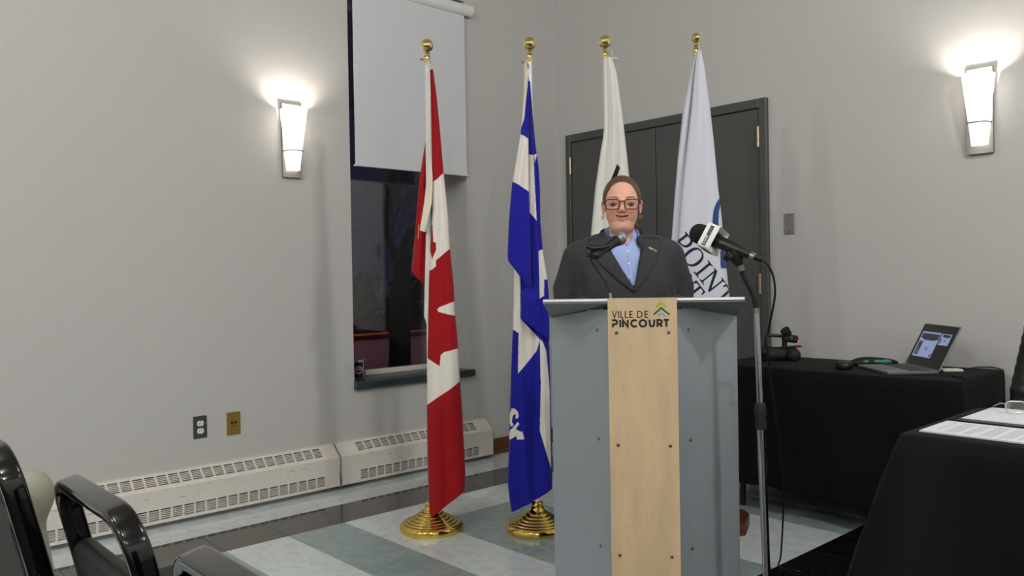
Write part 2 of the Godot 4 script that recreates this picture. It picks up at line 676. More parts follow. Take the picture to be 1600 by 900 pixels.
func materials() -> void:
	var m := mat("wall_paint", Color(0.735, 0.733, 0.725), 0.62)
	bump(m, 256, 0.09, 6.0, 0.03)
	mat("ceiling_paint", Color(0.86, 0.85, 0.83), 0.9)
	mat("trim_white", Color(0.80, 0.79, 0.77), 0.4)
	mat("reveal_paint", Color(0.74, 0.73, 0.72), 0.6)
	mat("floor_base", Color(0.3, 0.32, 0.32), 0.5)
	# vinyl tiles: marbled, waxed
	for k in 3:
		m = mat(["tile_light", "tile_green", "tile_dark"][k], Color.WHITE, 0.09)
		var c: Color = [Color(0.80, 0.835, 0.835), Color(0.565, 0.63, 0.63), Color(0.235, 0.225, 0.22)][k]
		m.albedo_texture = noise_tex(512, 0.02, [c.darkened(0.05), c, c.lightened(0.04)], [0.2, 0.5, 0.8], 5, 20 + k)
		m.uv1_triplanar = true
		m.uv1_world_triplanar = true
		m.uv1_scale = Vector3.ONE * 1.3
		m.metallic_specular = 0.5
		m.roughness_texture = noise_tex(512, 0.012, [Color(0.7, 0.7, 0.7), Color(1, 1, 1)], [0.3, 0.7], 4, 40 + k)
	m = mat("tile_black", Color.WHITE, 0.18)
	m.albedo_texture = noise_tex(512, 0.11, [Color(0.035, 0.035, 0.04), Color(0.05, 0.05, 0.055), Color(0.3, 0.3, 0.31)], [0.0, 0.66, 0.84], 2, 51)
	m.uv1_triplanar = true
	m.uv1_world_triplanar = true
	m.uv1_scale = Vector3.ONE * 1.6
	m.metallic_specular = 0.5
	m = mat("door_grey", Color(0.285, 0.285, 0.285), 0.55)
	bump(m, 256, 0.1, 8.0, 0.01)
	m = mat("frame_grey", Color(0.27, 0.28, 0.28), 0.45)
	mat("hinge_metal", Color(0.72, 0.64, 0.52), 0.35, 0.9)
	# enamelled heater metal with scuffs
	m = mat("heater_enamel", Color.WHITE, 0.42)
	m.albedo_texture = noise_tex(512, 0.03, [Color(0.55, 0.52, 0.48), Color(0.83, 0.81, 0.78), Color(0.85, 0.83, 0.80)], [0.08, 0.2, 0.7], 5, 71)
	m.uv1_triplanar = true
	m.uv1_scale = Vector3(2.0, 7.0, 2.0)
	mat("scuff", Color(0.3, 0.26, 0.24), 0.8)
	mat("heater_inside", Color(0.55, 0.55, 0.54), 0.5, 0.6)
	mat("nickel", Color(0.62, 0.61, 0.59), 0.38, 0.85)
	mat("plate_steel", Color(0.36, 0.38, 0.38), 0.35, 0.7)
	mat("plate_silver", Color(0.55, 0.55, 0.54), 0.35, 0.75)
	mat("plate_gold", Color(0.60, 0.50, 0.25), 0.42, 0.55)
	mat("socket_white", Color(0.88, 0.88, 0.86), 0.35)
	mat("slot_black", Color(0.04, 0.04, 0.04), 0.6)
	m = mat("brass", Color(0.93, 0.80, 0.42), 0.1, 1.0)
	mat("brass_pale", Color(0.95, 0.87, 0.6), 0.08, 1.0)
	mat("pole_white", Color(0.86, 0.87, 0.88), 0.3)
	mat("rope", Color(0.78, 0.72, 0.62), 0.9)
	mat("wood_toggle", Color(0.70, 0.52, 0.36), 0.6)
	m = mat("stand_wood", Color(0.30, 0.15, 0.07), 0.4)
	m = mat("sleeve_canvas", Color(0.86, 0.84, 0.78), 0.85)
	bump(m, 256, 0.3, 30.0, 0.01)
	m = mat("sill_stone", Color(0.22, 0.26, 0.27), 0.3)
	m.albedo_texture = noise_tex(256, 0.05, [Color(0.8, 0.85, 0.87), Color(1, 1, 1)], [0.3, 0.7], 4, 61)
	m.uv1_triplanar = true
	m.uv1_scale = Vector3.ONE * 5
	m = mat("blind_fabric", Color(0.80, 0.81, 0.83), 0.9)
	bump(m, 256, 0.4, 20.0, 0.006)
	mat("blind_plastic", Color(0.86, 0.86, 0.86), 0.4)
	m = mat("window_glass", Color(0.03, 0.04, 0.04, 0.02), 0.02)
	m.transparency = BaseMaterial3D.TRANSPARENCY_ALPHA
	m = mat("baseboard_wood", Color.WHITE, 0.5)
	m.albedo_texture = noise_tex(256, 0.03, [Color(0.30, 0.18, 0.10), Color(0.45, 0.28, 0.15)], [0.3, 0.7], 4, 62)
	m.uv1_triplanar = true
	m.uv1_scale = Vector3(3, 20, 3)
	# satin aluminium sheet
	m = mat("aluminium_sheet", Color(0.605, 0.635, 0.66), 0.45, 0.35)
	m.roughness_texture = noise_tex(512, 0.02, [Color(0.7, 0.7, 0.7), Color(1, 1, 1)], [0.2, 0.8], 4, 63)
	m.uv1_triplanar = true
	m.uv1_scale = Vector3(3, 3, 3)
	mat("aluminium_edge", Color(0.74, 0.75, 0.76), 0.4, 0.5)
	mat("lid_grey", Color(0.58, 0.61, 0.61), 0.5, 0.1)
	m = mat("screw_steel", Color(0.6, 0.6, 0.6), 0.3, 0.9)
	# birch plywood
	var im := Image.create(512, 1024, false, Image.FORMAT_RGB8)
	var n1 := FastNoiseLite.new()
	n1.seed = 5
	n1.frequency = 0.006
	n1.fractal_octaves = 3
	var n2 := FastNoiseLite.new()
	n2.seed = 9
	n2.frequency = 0.05
	for y in 1024:
		for x in 512:
			var v := n1.get_noise_2d(x * 0.9, y * 0.42)
			var g := absf(fposmod(v * 7.0 + x * 0.0022, 1.0) - 0.5) * 2.0
			var line := pow(clampf(1.0 - g * 4.0, 0.0, 1.0), 2.0) * clampf(0.5 + 2.2 * n1.get_noise_2d(x * 1.5 + 900.0, y * 1.2), 0.0, 1.0)
			var fl := n2.get_noise_2d(x * 3.0, y * 0.25) * 0.03
			var c := Color(0.785, 0.695, 0.56) * (1.0 + fl + v * 0.06)
			c = c.lerp(Color(0.67, 0.55, 0.41), line * 0.6)
			im.set_pixel(x, y, c)
	m = mat("birch_plywood", Color.WHITE, 0.5)
	m.albedo_texture = ImageTexture.create_from_image(im)
	m = mat("birch_edge", Color(0.72, 0.58, 0.40), 0.6)
	mat("ink_black", Color(0.06, 0.05, 0.045), 0.6)
	mat("ink_lime", Color(0.55, 0.70, 0.10), 0.6)
	mat("ink_green", Color(0.05, 0.30, 0.10), 0.6)
	mat("ink_blue", Color(0.42, 0.60, 0.86), 0.6)
	m = mat("black_plastic", Color(0.045, 0.045, 0.05), 0.4)
	m = mat("black_rubber", Color(0.04, 0.04, 0.042), 0.7)
	m = mat("black_foam", Color(0.055, 0.05, 0.05), 0.95)
	bump(m, 256, 0.25, 30.0, 0.06)
	mat("chrome", Color(0.78, 0.79, 0.8), 0.12, 1.0)
	m = mat("mic_grille", Color(0.66, 0.68, 0.68), 0.35, 0.8)
	bump(m, 128, 0.4, 60.0, 0.05)
	mat("mic_flag_white", Color(0.86, 0.87, 0.86), 0.35)
	m = mat("black_cloth", Color(0.035, 0.036, 0.04), 0.85)
	m.metallic_specular = 0.3
	m.rim_enabled = true
	m.rim = 0.12
	bump(m, 256, 0.35, 25.0, 0.01)
	mat("table_top", Color(0.5, 0.47, 0.42), 0.5)
	mat("table_leg", Color(0.06, 0.06, 0.065), 0.4)
	mat("paper", Color(0.82, 0.83, 0.86), 0.8)
	mat("laptop_silver", Color(0.47, 0.47, 0.47), 0.4, 0.5)
	mat("laptop_key", Color(0.22, 0.22, 0.23), 0.6)
	mat("teal_cloth", Color(0.20, 0.50, 0.47), 0.7)
	m = mat("chair_gloss", Color(0.02, 0.02, 0.024), 0.1)
	m.clearcoat_enabled = true
	m.clearcoat = 0.6
	m.clearcoat_roughness = 0.06
	m = mat("chair_vinyl", Color(0.045, 0.048, 0.05), 0.5)
	bump(m, 256, 0.12, 12.0, 0.02)
	m = mat("beige_cloth", Color(0.58, 0.57, 0.51), 0.85)
	bump(m, 256, 0.1, 8.0, 0.05)

# ---------------------------------------------------------------- room
func room() -> void:
	# left wall with the window opening
	var st := S()
	var y0 := 0.56
	var y1 := 3.06
	var za := 0.865
	var zb := 1.76
	bx(st, Vector3(-0.15, 1.8, za / 2 - 0.1), Vector3(0.3, 3.6, za + 0.2))
	bx(st, Vector3(-0.15, 1.8, (zb + 9.2) / 2), Vector3(0.3, 3.6, 9.2 - zb))
	bx(st, Vector3(-0.15, y0 / 2, (za + zb) / 2), Vector3(0.3, y0, zb - za))
	bx(st, Vector3(-0.15, (y1 + 3.6) / 2, (za + zb) / 2), Vector3(0.3, 3.6 - y1, zb - za))
	struct("wall_left", st, M.wall_paint, "painted grey wall with the tall narrow window")
	struct("wall_right", box(Vector3(4.5, 1.8, -0.1), Vector3(9.0, 3.6, 0.2)), M.wall_paint, "painted grey wall with the double doors")
	struct("wall_back", box(Vector3(4.5, 1.8, 9.1), Vector3(9.0, 3.6, 0.2)), M.wall_paint, "painted grey wall behind the viewer")
	struct("wall_side", box(Vector3(9.1, 1.8, 4.5), Vector3(0.2, 3.6, 9.4)), M.wall_paint, "painted grey wall far to the side")
	struct("ceiling", box(Vector3(4.4, 3.7, 4.5), Vector3(9.6, 0.2, 9.4)), M.ceiling_paint, "pale flat ceiling")
	# floor slab and its vinyl tiles
	var fl := struct("floor", box(Vector3(4.4, -0.104, 4.5), Vector3(9.6, 0.2, 9.4)), M.floor_base, "waxed vinyl tile floor in pale grey, green and dark bands")
	var T := 0.3048
	var tm := fin(box(Vector3(0, -0.002, 0), Vector3(T - 0.0012, 0.004, T - 0.0012), 0.0005))
	var far := S()
	var cut := fin(bc(Vector3(0.003, -0.004, -T / 2 + 0.0006), Vector3(0.0602, 0, T / 2 - 0.0006)))
	for i in range(-1, 30):
		for r in range(-2, 29):
			var xc := 0.665 + (i - 2 + 0.5) * T
			var zc := 0.4082 + (r + 0.5) * T
			if zc < 0.1 or xc > 8.9 or zc > 8.9:
				continue
			var which := "tile_light"
			if i == 1:
				which = "tile_dark"
			elif i >= 8:
				which = "tile_black"
			elif i < 1:
				which = "tile_light"
			elif r >= 5:
				which = "tile_green" if r % 2 == 0 else "tile_light"
			elif r >= 3:
				which = "tile_light" if i == 2 else "tile_green"
			elif r >= 1:
				which = "tile_light"
			elif r == 0:
				which = "tile_green"
			if i <= 13 and r <= 14:
				var o := put("tile", cut if i == -1 else tm, M[which], fl)
				o.position = Vector3(0 if i == -1 else xc, 0, zc)
			else:
				bx(far, Vector3(xc, -0.002, zc), Vector3(T - 0.0012, 0.004, T - 0.0012))
	var fo := obj("tile_far", far, M.tile_black, fl)
	fo.set_meta("kind", "stuff")
	# wooden baseboard between heater and corner, and along the right wall
	var bb := struct("baseboard_left", bc(Vector3(0, 0, 0.02), Vector3(0.018, 0.105, 0.735), 0.004), M.baseboard_wood, "brown wooden baseboard between the heater and the corner")
	obj("moulding", bc(Vector3(0.018, 0, 0.02), Vector3(0.03, 0.03, 0.735), 0.006), M.baseboard_wood, bb)
	struct("baseboard_right", bc(Vector3(1.74, 0, 0), Vector3(8.9, 0.105, 0.018), 0.004), M.baseboard_wood, "brown wooden baseboard under the right wall")

func ceiling_lights() -> void:
	var g := mat("lamp_dome_glow", Color(0.95, 0.95, 0.93), 0.5)
	g.emission_enabled = true
	g.emission = Color(1.0, 0.95, 0.88)
	g.emission_energy_multiplier = 3.0
	var where := ["over the row of chairs", "over the lectern side of the hall", "near the left wall behind the chairs", "over the middle of the hall", "far along the right wall", "at the side wall", "at the back by the left wall", "at the back of the hall"]
	var at := [Vector2(2.45, 4.9), Vector2(4.75, 2.1), Vector2(1.6, 7.2), Vector2(4.9, 4.9), Vector2(7.2, 2.2), Vector2(7.2, 5.0), Vector2(4.0, 7.6), Vector2(7.2, 7.6)]
	for i in at.size():
		var t := thing("ceiling_lamp", "round white ceiling lamp " + where[i], "lamp", Vector3(at[i].x, 3.6, at[i].y), 0.0, "ceiling lamps of the hall")
		obj("rim", lt(pv([0.0, 0.0, 0.15, 0.0, 0.15, -0.025, 0.135, -0.03, 0.0, -0.03]), 32, true), M.trim_white, t)
		obj("lamp_dome", lt(pv([0.132, -0.03, 0.125, -0.05, 0.1, -0.075, 0.06, -0.09, 0.0, -0.096]), 32), g, t)
		var l := OmniLight3D.new()
		l.name = "lamp_light"
		l.light_energy = 5.2 if i == 1 else 3.1
		l.light_color = Color(1.0, 0.99, 0.97)
		l.light_size = 0.1
		l.omni_range = 20
		l.omni_attenuation = 2.0
		l.shadow_enabled = true
		l.position = Vector3(0, -0.05, 0)
		t.add_child(l)

func window_and_outside() -> void:
	var w := thing("window_1", "tall narrow window with white frame, dusk outside", "window")
	w.remove_meta("category")
	w.set_meta("kind", "structure")
	var za := 0.865
	var zb := 1.76
	var x0 := -0.285
	var x1 := -0.24
	obj("bottom_rail", bc(Vector3(x0, 0.6, za), Vector3(x1, 0.632, zb), 0.003), M.trim_white, w)
	obj("top_rail", bc(Vector3(x0, 3.02, za), Vector3(x1, 3.06, zb), 0.003), M.trim_white, w)
	obj("jamb", bc(Vector3(x0, 0.632, za), Vector3(x1, 3.02, za + 0.03), 0.003), M.trim_white, w)
	obj("jamb", bc(Vector3(x0, 0.632, zb - 0.03), Vector3(x1, 3.02, zb), 0.003), M.trim_white, w)
	for x in [-0.262, -0.276]:   # double glazing, each pane with two faces
		var gl := S()
		for xf in [x - 0.002, x + 0.002]:
			quad(gl, Vector3(xf, 0.632, za + 0.03), Vector3(xf, 3.02, za + 0.03), Vector3(xf, 3.02, zb - 0.03), Vector3(xf, 0.632, zb - 0.03))
		obj("pane", gl, M.window_glass, w)
	var st := S()
	bx(st, Vector3(-0.12, 0.58, (za + zb) / 2), Vector3(0.24, 0.04, zb - za), 0.0)
	bx(st, Vector3(0.0175, 0.578, (0.842 + 1.765) / 2), Vector3(0.035, 0.044, 0.923), 0.004)
	struct("window_sill", st, M.sill_stone, "dark grey-green stone window sill")
	# roller blind
	var b := thing("roller_blind", "grey roller blind pulled down over the top of the window", "blind", Vector3(0.03, 0, 0))
	obj("fabric", bc(Vector3(-0.001, 1.9, 0.888), Vector3(0.001, 3.0, 1.742)), M.blind_fabric, b)
	st = S()
	tube(st, [Vector3(0, 1.893, 0.882), Vector3(0, 1.893, 1.746)], 0.011, 12, ring_pts(12, 0.55))
	obj("bottom_bar", st, M.blind_plastic, b)
	st = S()
	tube(st, [Vector3(-0.0, 2.99, 0.838), Vector3(-0.0, 2.99, 1.79)], 0.038, 20)
	obj("cassette", st, M.blind_plastic, b)
	obj("end_cap", tb([Vector3(0, 2.99, 0.832), Vector3(0, 2.99, 0.839)], 0.04, 20), M.blind_plastic, b)
	# drink can on the sill
	var at: Vector3 = [Vector3(-0.1010, 0.6020, 1.6572)][0]
	var c := thing("drink_can", "small black drink can with round emblem on the window sill", "can", Vector3(at.x, 0.6, at.z), YAW)
	var im := Image.create(512, 256, false, Image.FORMAT_RGB8)
	im.fill(Color(0.05, 0.05, 0.06))
	var cc := Vector2(128, 128)
	fill_poly(im, shift(arc(Vector2.ZERO, 62, 0, 360, 40), cc), Color(0.85, 0.85, 0.86))
	fill_poly(im, shift(arc(Vector2.ZERO, 54, 0, 360, 40), cc), Color(0.05, 0.05, 0.06))
	fill_poly(im, shift(arc(Vector2.ZERO, 50, 205, 335, 20), cc), Color(0.70, 0.10, 0.12))
	fill_poly(im, shift(arc(Vector2.ZERO, 50, 25, 155, 20), cc), Color(0.14, 0.22, 0.5))
	print_text(im, "PEPSI", "Droid Sans", true, Transform2D(Vector2(30, 0), Vector2(0, 30), Vector2(84, 140)), Color(0.9, 0.9, 0.9))
	fill_poly(im, pv([196, 0, 214, 0, 214, 256, 196, 256]), Color(0.75, 0.76, 0.78))
	var cm := mat("can_print", Color.WHITE, 0.3, 0.3)
	cm.albedo_texture = ImageTexture.create_from_image(im)
	st = S()
	for k in 40:
		var q := []
		for e in [[k, 0], [k + 1, 0], [k + 1, 1], [k, 1]]:
			var a: float = PI - TAU * e[0] / 40.0
			q.append([Vector3(cos(a) * 0.033, 0.012 + 0.096 * e[1], sin(a) * 0.033), Vector2(e[0] / 40.0, 1.0 - e[1])])
		for e in [0, 2, 1, 0, 3, 2]:
			st.set_uv(q[e][1])
			st.add_vertex(q[e][0])
	obj("body", st, cm, c)
	obj("base", lt(pv([0, 0.004, 0.024, 0.0, 0.027, 0.002, 0.033, 0.012]), 32), M.plate_silver, c)
	obj("lid", lt(pv([0.033, 0.108, 0.028, 0.117, 0.027, 0.122, 0.025, 0.118, 0, 0.117]), 32), M.plate_silver, c)
	obj("pull_tab", box(Vector3(0, 0.1195, 0.006), Vector3(0.014, 0.002, 0.022), 0.0008), M.plate_silver, c)
	# outside: pavement, kerb, street, a bare tree and a hedge in the dusk
	var am := mat("asphalt", Color.WHITE, 0.9)
	am.albedo_texture = noise_tex(512, 0.04, [Color(0.34, 0.28, 0.40), Color(0.46, 0.38, 0.52)], [0.3, 0.7], 5, 81)
	am.uv1_triplanar = true
	am.uv1_scale = Vector3.ONE * 0.7
	var gm := mat("lawn", Color(0.13, 0.095, 0.08), 0.95)
	bump(gm, 256, 0.2, 3.0, 0.6)
	var gr := obj("ground_outside", bc(Vector3(-60, -0.5, -50), Vector3(-0.31, -0.3, 50)), gm)
	gr.set_meta("kind", "structure")
	gr.set_meta("label", "dark lawn outside the window")
	var rd := obj("street", bc(Vector3(-13.5, -0.3, -50), Vector3(-5.5, -0.28, 50)), am)
	rd.set_meta("kind", "structure")
	rd.set_meta("label", "purplish asphalt street outside the window")
	var km := mat("kerb_concrete", Color(0.70, 0.48, 0.33), 0.9)
	tag(obj("kerb", bc(Vector3(-13.9, -0.3, -50), Vector3(-13.5, -0.14, 50), 0.02), km), "pale kerb along the far side of the street outside", "kerb")
	tag(obj("kerb", bc(Vector3(-5.5, -0.3, -50), Vector3(-5.2, -0.2, 50), 0.02), km), "pale kerb along the near side of the street outside", "kerb")
	var bm := mat("bark", Color(0.04, 0.038, 0.04), 0.95)
	bump(bm, 256, 0.1, 4.0, 1.5)
	var r := RandomNumberGenerator.new()
	r.seed = 11
	for k in 3:
		var p: Vector3 = [Vector3(-5.0, -0.3, -2.0), Vector3(-17.0, -0.3, -6.0), Vector3(-19.0, -0.3, -11.5)][k]
		var t := thing("bare_tree", ["bare dark tree close outside the window", "bare tree across the street seen through the window", "second bare tree across the street behind the flag"][k], "tree", p)
		var tr := S()
		var tops := []
		var hgt: float = [1.9, 2.2, 2.4][k]
		tube(tr, [Vector3.ZERO, Vector3(0.02, 0.5, 0.0), Vector3(0.0, hgt * 0.7, -0.03), Vector3(0.05, hgt, -0.06)], [0.18, 0.15, 0.14, 0.11], 12)
		tops = [[Vector3(0.05, hgt, -0.06), Vector3(0.2, 1, -0.5), 0.085], [Vector3(0.03, hgt * 0.85, -0.05), Vector3(-0.1, 1, 0.25), 0.07], [Vector3(0.03, hgt * 0.62, -0.05), Vector3(0.1, 0.9, -1.0), 0.09]]
		obj("trunk", tr, bm, t)
		var brs := S()
		var depth := 0
		while depth < 6:
			var nx := []
			for b2 in tops:
				var d: Vector3 = b2[1].normalized()
				var len: float = [0.9, 0.8, 0.6, 0.5, 0.4, 0.3][depth]
				var q: Vector3 = b2[0] + d * len
				var mid: Vector3 = b2[0] + d * len * 0.5 + Vector3(r.randf_range(-1, 1), 0, r.randf_range(-1, 1)) * 0.06
				tube(brs, [b2[0], mid, q], [b2[2], b2[2] * 0.85, b2[2] * 0.66], 6 if depth < 2 else 4)
				for c2 in (3 if depth < 3 else 2):
					nx.append([q - d * len * 0.1 * c2, d + Vector3(r.randf_range(-1, 1), r.randf_range(-0.35, 0.7), r.randf_range(-1, 1)) * 0.8, b2[2] * 0.6])
			tops = nx
			depth += 1
		obj("branches", brs, bm, t)
	var hm := mat("hedge_leaf", Color(0.025, 0.03, 0.03), 0.9)
	for k in 4:
		var hs := S()
		for i in 420:
			var p := Vector3(r.randf_range(-0.8, 0.8), r.randf_range(0.05, 1.7), r.randf_range(-3.2, 3.2))
			bx(hs, p, Vector3.ONE * r.randf_range(0.1, 0.3), 0.04, Basis.from_euler(Vector3(r.randf(), r.randf(), r.randf()) * 6.0))
		var ho := obj("hedge", hs, hm)
		ho.position = Vector3(-22.0, -0.3, 6.0 - 7.8 * k)
		tag(ho, "dark hedge beyond the street, " + ["nearest to the window's left edge", "second from the window's left edge", "third from the window's left edge", "hidden mostly behind the red flag"][k], "hedge", "hedges beyond the street")
	# street lamp, out of view to the side
	var sl := thing("street_lamp", "street lamp with warm head outside the window", "street lamp", Vector3(-14.6, -0.3, -2.5))
	obj("pole", tb([Vector3.ZERO, Vector3(0, 5.4, 0), Vector3(0.2, 5.8, 0), Vector3(0.9, 5.9, 0)], [0.08, 0.06, 0.05, 0.04], 10), M.table_leg, sl)
	var lm := mat("street_lamp_glow", Color(1, 0.8, 0.55), 0.5)
	lm.emission_enabled = true
	lm.emission = Color(1.0, 0.72, 0.42)
	lm.emission_energy_multiplier = 4.0
	var hd := S()
	lathe(hd, pv([0.0, 0.1, 0.12, 0.08, 0.18, 0.0, 0.12, -0.07, 0.0, -0.1]), 20)
	var ho2 := obj("lamp_head", hd, lm, sl)
	ho2.position = Vector3(1.0, 5.82, 0)
	var ol := OmniLight3D.new()
	ol.name = "street_light"
	ol.light_color = Color(1.0, 0.78, 0.68)
	ol.light_energy = 20.0
	ol.light_size = 0.12
	ol.omni_range = 60
	ol.omni_attenuation = 2.0
	ol.shadow_enabled = true
	ol.position = Vector3(1.0, 5.82, 0)
	sl.add_child(ol)

func shift(p: PackedVector2Array, by: Vector2) -> PackedVector2Array:
	var o := PackedVector2Array()
	for q in p:
		o.append(q + by)
	return o

func doors() -> void:
	var d := thing("door_1", "dark grey double door with steel frame behind the flags", "door")
	d.remove_meta("category")
	d.set_meta("kind", "structure")
	var x0 := 0.116
	var x1 := 1.733
	var top := 2.235
	obj("frame", bc(Vector3(x0, 0, 0), Vector3(x0 + 0.048, top, 0.03), 0.004), M.frame_grey, d)
	obj("frame", bc(Vector3(x1 - 0.05, 0, 0), Vector3(x1, top, 0.03), 0.004), M.frame_grey, d)
	obj("frame", bc(Vector3(x0 + 0.048, top - 0.055, 0), Vector3(x1 - 0.05, top, 0.03), 0.004), M.frame_grey, d)
	var lfs := [[x0 + 0.052, 0.917], [0.925, x1 - 0.054]]
	for k in 2:
		var lf := obj("door_leaf", bc(Vector3(lfs[k][0], 0.012, 0.0), Vector3(lfs[k][1], top - 0.059, 0.018), 0.002), M.door_grey, d)
		for y in [0.2, 1.148, 2.01]:
			var hx: float = x0 + 0.05 if k == 0 else x1 - 0.052
			var hs := S()
			for i in 5:
				tube(hs, [Vector3(hx, y - 0.06 + 0.0242 * i, 0.032), Vector3(hx, y - 0.06 + 0.0242 * i + 0.023, 0.032)], 0.009, 10)
			obj("hinge", hs, M.hinge_metal, lf)
	# door handles, hidden behind the lectern from here
	for hx in [0.86, 0.98]:
		var s := S()
		tube(s, [Vector3(hx, 1.0, 0.018), Vector3(hx, 1.0, 0.07)], 0.012, 10)
		tube(s, [Vector3(hx - 0.0, 1.0, 0.065), Vector3(hx + (-0.1 if hx < 0.9 else 0.1), 1.0, 0.065)], 0.01, 10)
		obj("door_handle", s, M.plate_silver, d)

func vent_panel(p: Node, len: float, hgt: float, v0: float, v1: float, start: float, cnt: int, xf: Transform3D) -> void:
	# face plate with openings (x along, y up the face, z out), bars in each opening
	var gw := 0.0475
	var pitch := 0.0573
	var th := 0.003
	var st := S()
	var add := func(a: Vector2, b: Vector2) -> void:
		var c := (a + b) / 2
		bx(st, xf * Vector3(c.x, c.y, -th / 2), Vector3(b.x - a.x, b.y - a.y, th), 0.0, xf.basis)
	add.call(Vector2(0, 0), Vector2(len, v0))
	add.call(Vector2(0, v1), Vector2(len, hgt))
	add.call(Vector2(0, v0), Vector2(start, v1))
	for i in cnt:
		var a := start + i * pitch + gw
		add.call(Vector2(a, v0), Vector2(minf(a + pitch - gw, len) if i < cnt - 1 else len, v1))
	obj("face_panel", st, M.heater_enamel, p)
	var gs := S()
	var nb := 6
	var ph := (v1 - v0) / nb
	for i in nb - 1:
		bx(gs, Vector3(gw / 2, v0 + ph * (i + 1), -th / 2), Vector3(gw, ph * 0.42, th))
	var gm := fin(gs)
	for i in cnt:
		var g := put("grille", gm, M.heater_enamel, p)
		g.transform = xf * Transform3D(Basis(), Vector3(start + i * pitch, 0, 0))

func heaters() -> void:
	var r := RandomNumberGenerator.new()
	r.seed = 3
	for k in 2:
		var z0: float = [1.921, 0.751][k]
		var z1: float = [3.72, 1.915][k]
		var h := thing("baseboard_heater", ["long white metal baseboard heater behind the chairs", "shorter white baseboard heater under the window, nearer the corner"][k], "heater", Vector3(0, 0, z1), PI / 2, "white baseboard heaters along the left wall")
		# local: x runs along -z of the room from the left end, z points into the room
		var len := z1 - z0
		var cnt := int((len - 0.19) / 0.0573)
		var start := (len - (cnt * 0.0573 - 0.0128)) / 2
		var d := 0.095
		vent_panel(h, len, 0.165, 0.017, 0.070, start, cnt, Transform3D(Basis(), Vector3(0, 0.025, d)))
		var sl := Vector3(0, 0.068, -0.075)
		var by := sl.normalized()
		vent_panel(h, len, sl.length(), 0.025, 0.085, start, cnt, Transform3D(Basis(Vector3.RIGHT, by, Vector3.RIGHT.cross(by)), Vector3(0, 0.19, d)))
		obj("top_strip", bc(Vector3(0, 0.254, 0), Vector3(len, 0.258, 0.022)), M.heater_enamel, h)
		var fins := S()
		for i in int((len - 0.1) / 0.012):
			bx(fins, Vector3(0.05 + 0.012 * i, 0.11, 0.045), Vector3(0.0008, 0.06, 0.06))
		tube(fins, [Vector3(0.01, 0.11, 0.045), Vector3(len - 0.01, 0.11, 0.045)], 0.011, 10)
		var fo := obj("heating_fins", fins, M.heater_inside, h)
		fo.set_meta("kind", "stuff")
		for e in [0.0, len - 0.004]:
			var cap := S()
			prism(cap, pv([0.0, 0.02, 0.0, 0.258, 0.02, 0.258, d, 0.19, d, 0.02]), 0.0, 0.004, Basis(Vector3(0, 0, 1), Vector3.UP, Vector3.RIGHT), Vector3(e, 0, 0))
			obj("end_cap", cap, M.heater_enamel, h)
		for i in (9 if k == 0 else 5):
			var sx := r.randf_range(0.2, len - 0.2)
			var sw := r.randf_range(0.006, 0.05)
			obj("scuff_mark", box(Vector3(sx, r.randf_range(0.11, 0.185), d + 0.0002), Vector3(sw, 0.0018, 0.0004), 0.0, Basis(Vector3.BACK, 0.05)), M.scuff, h)

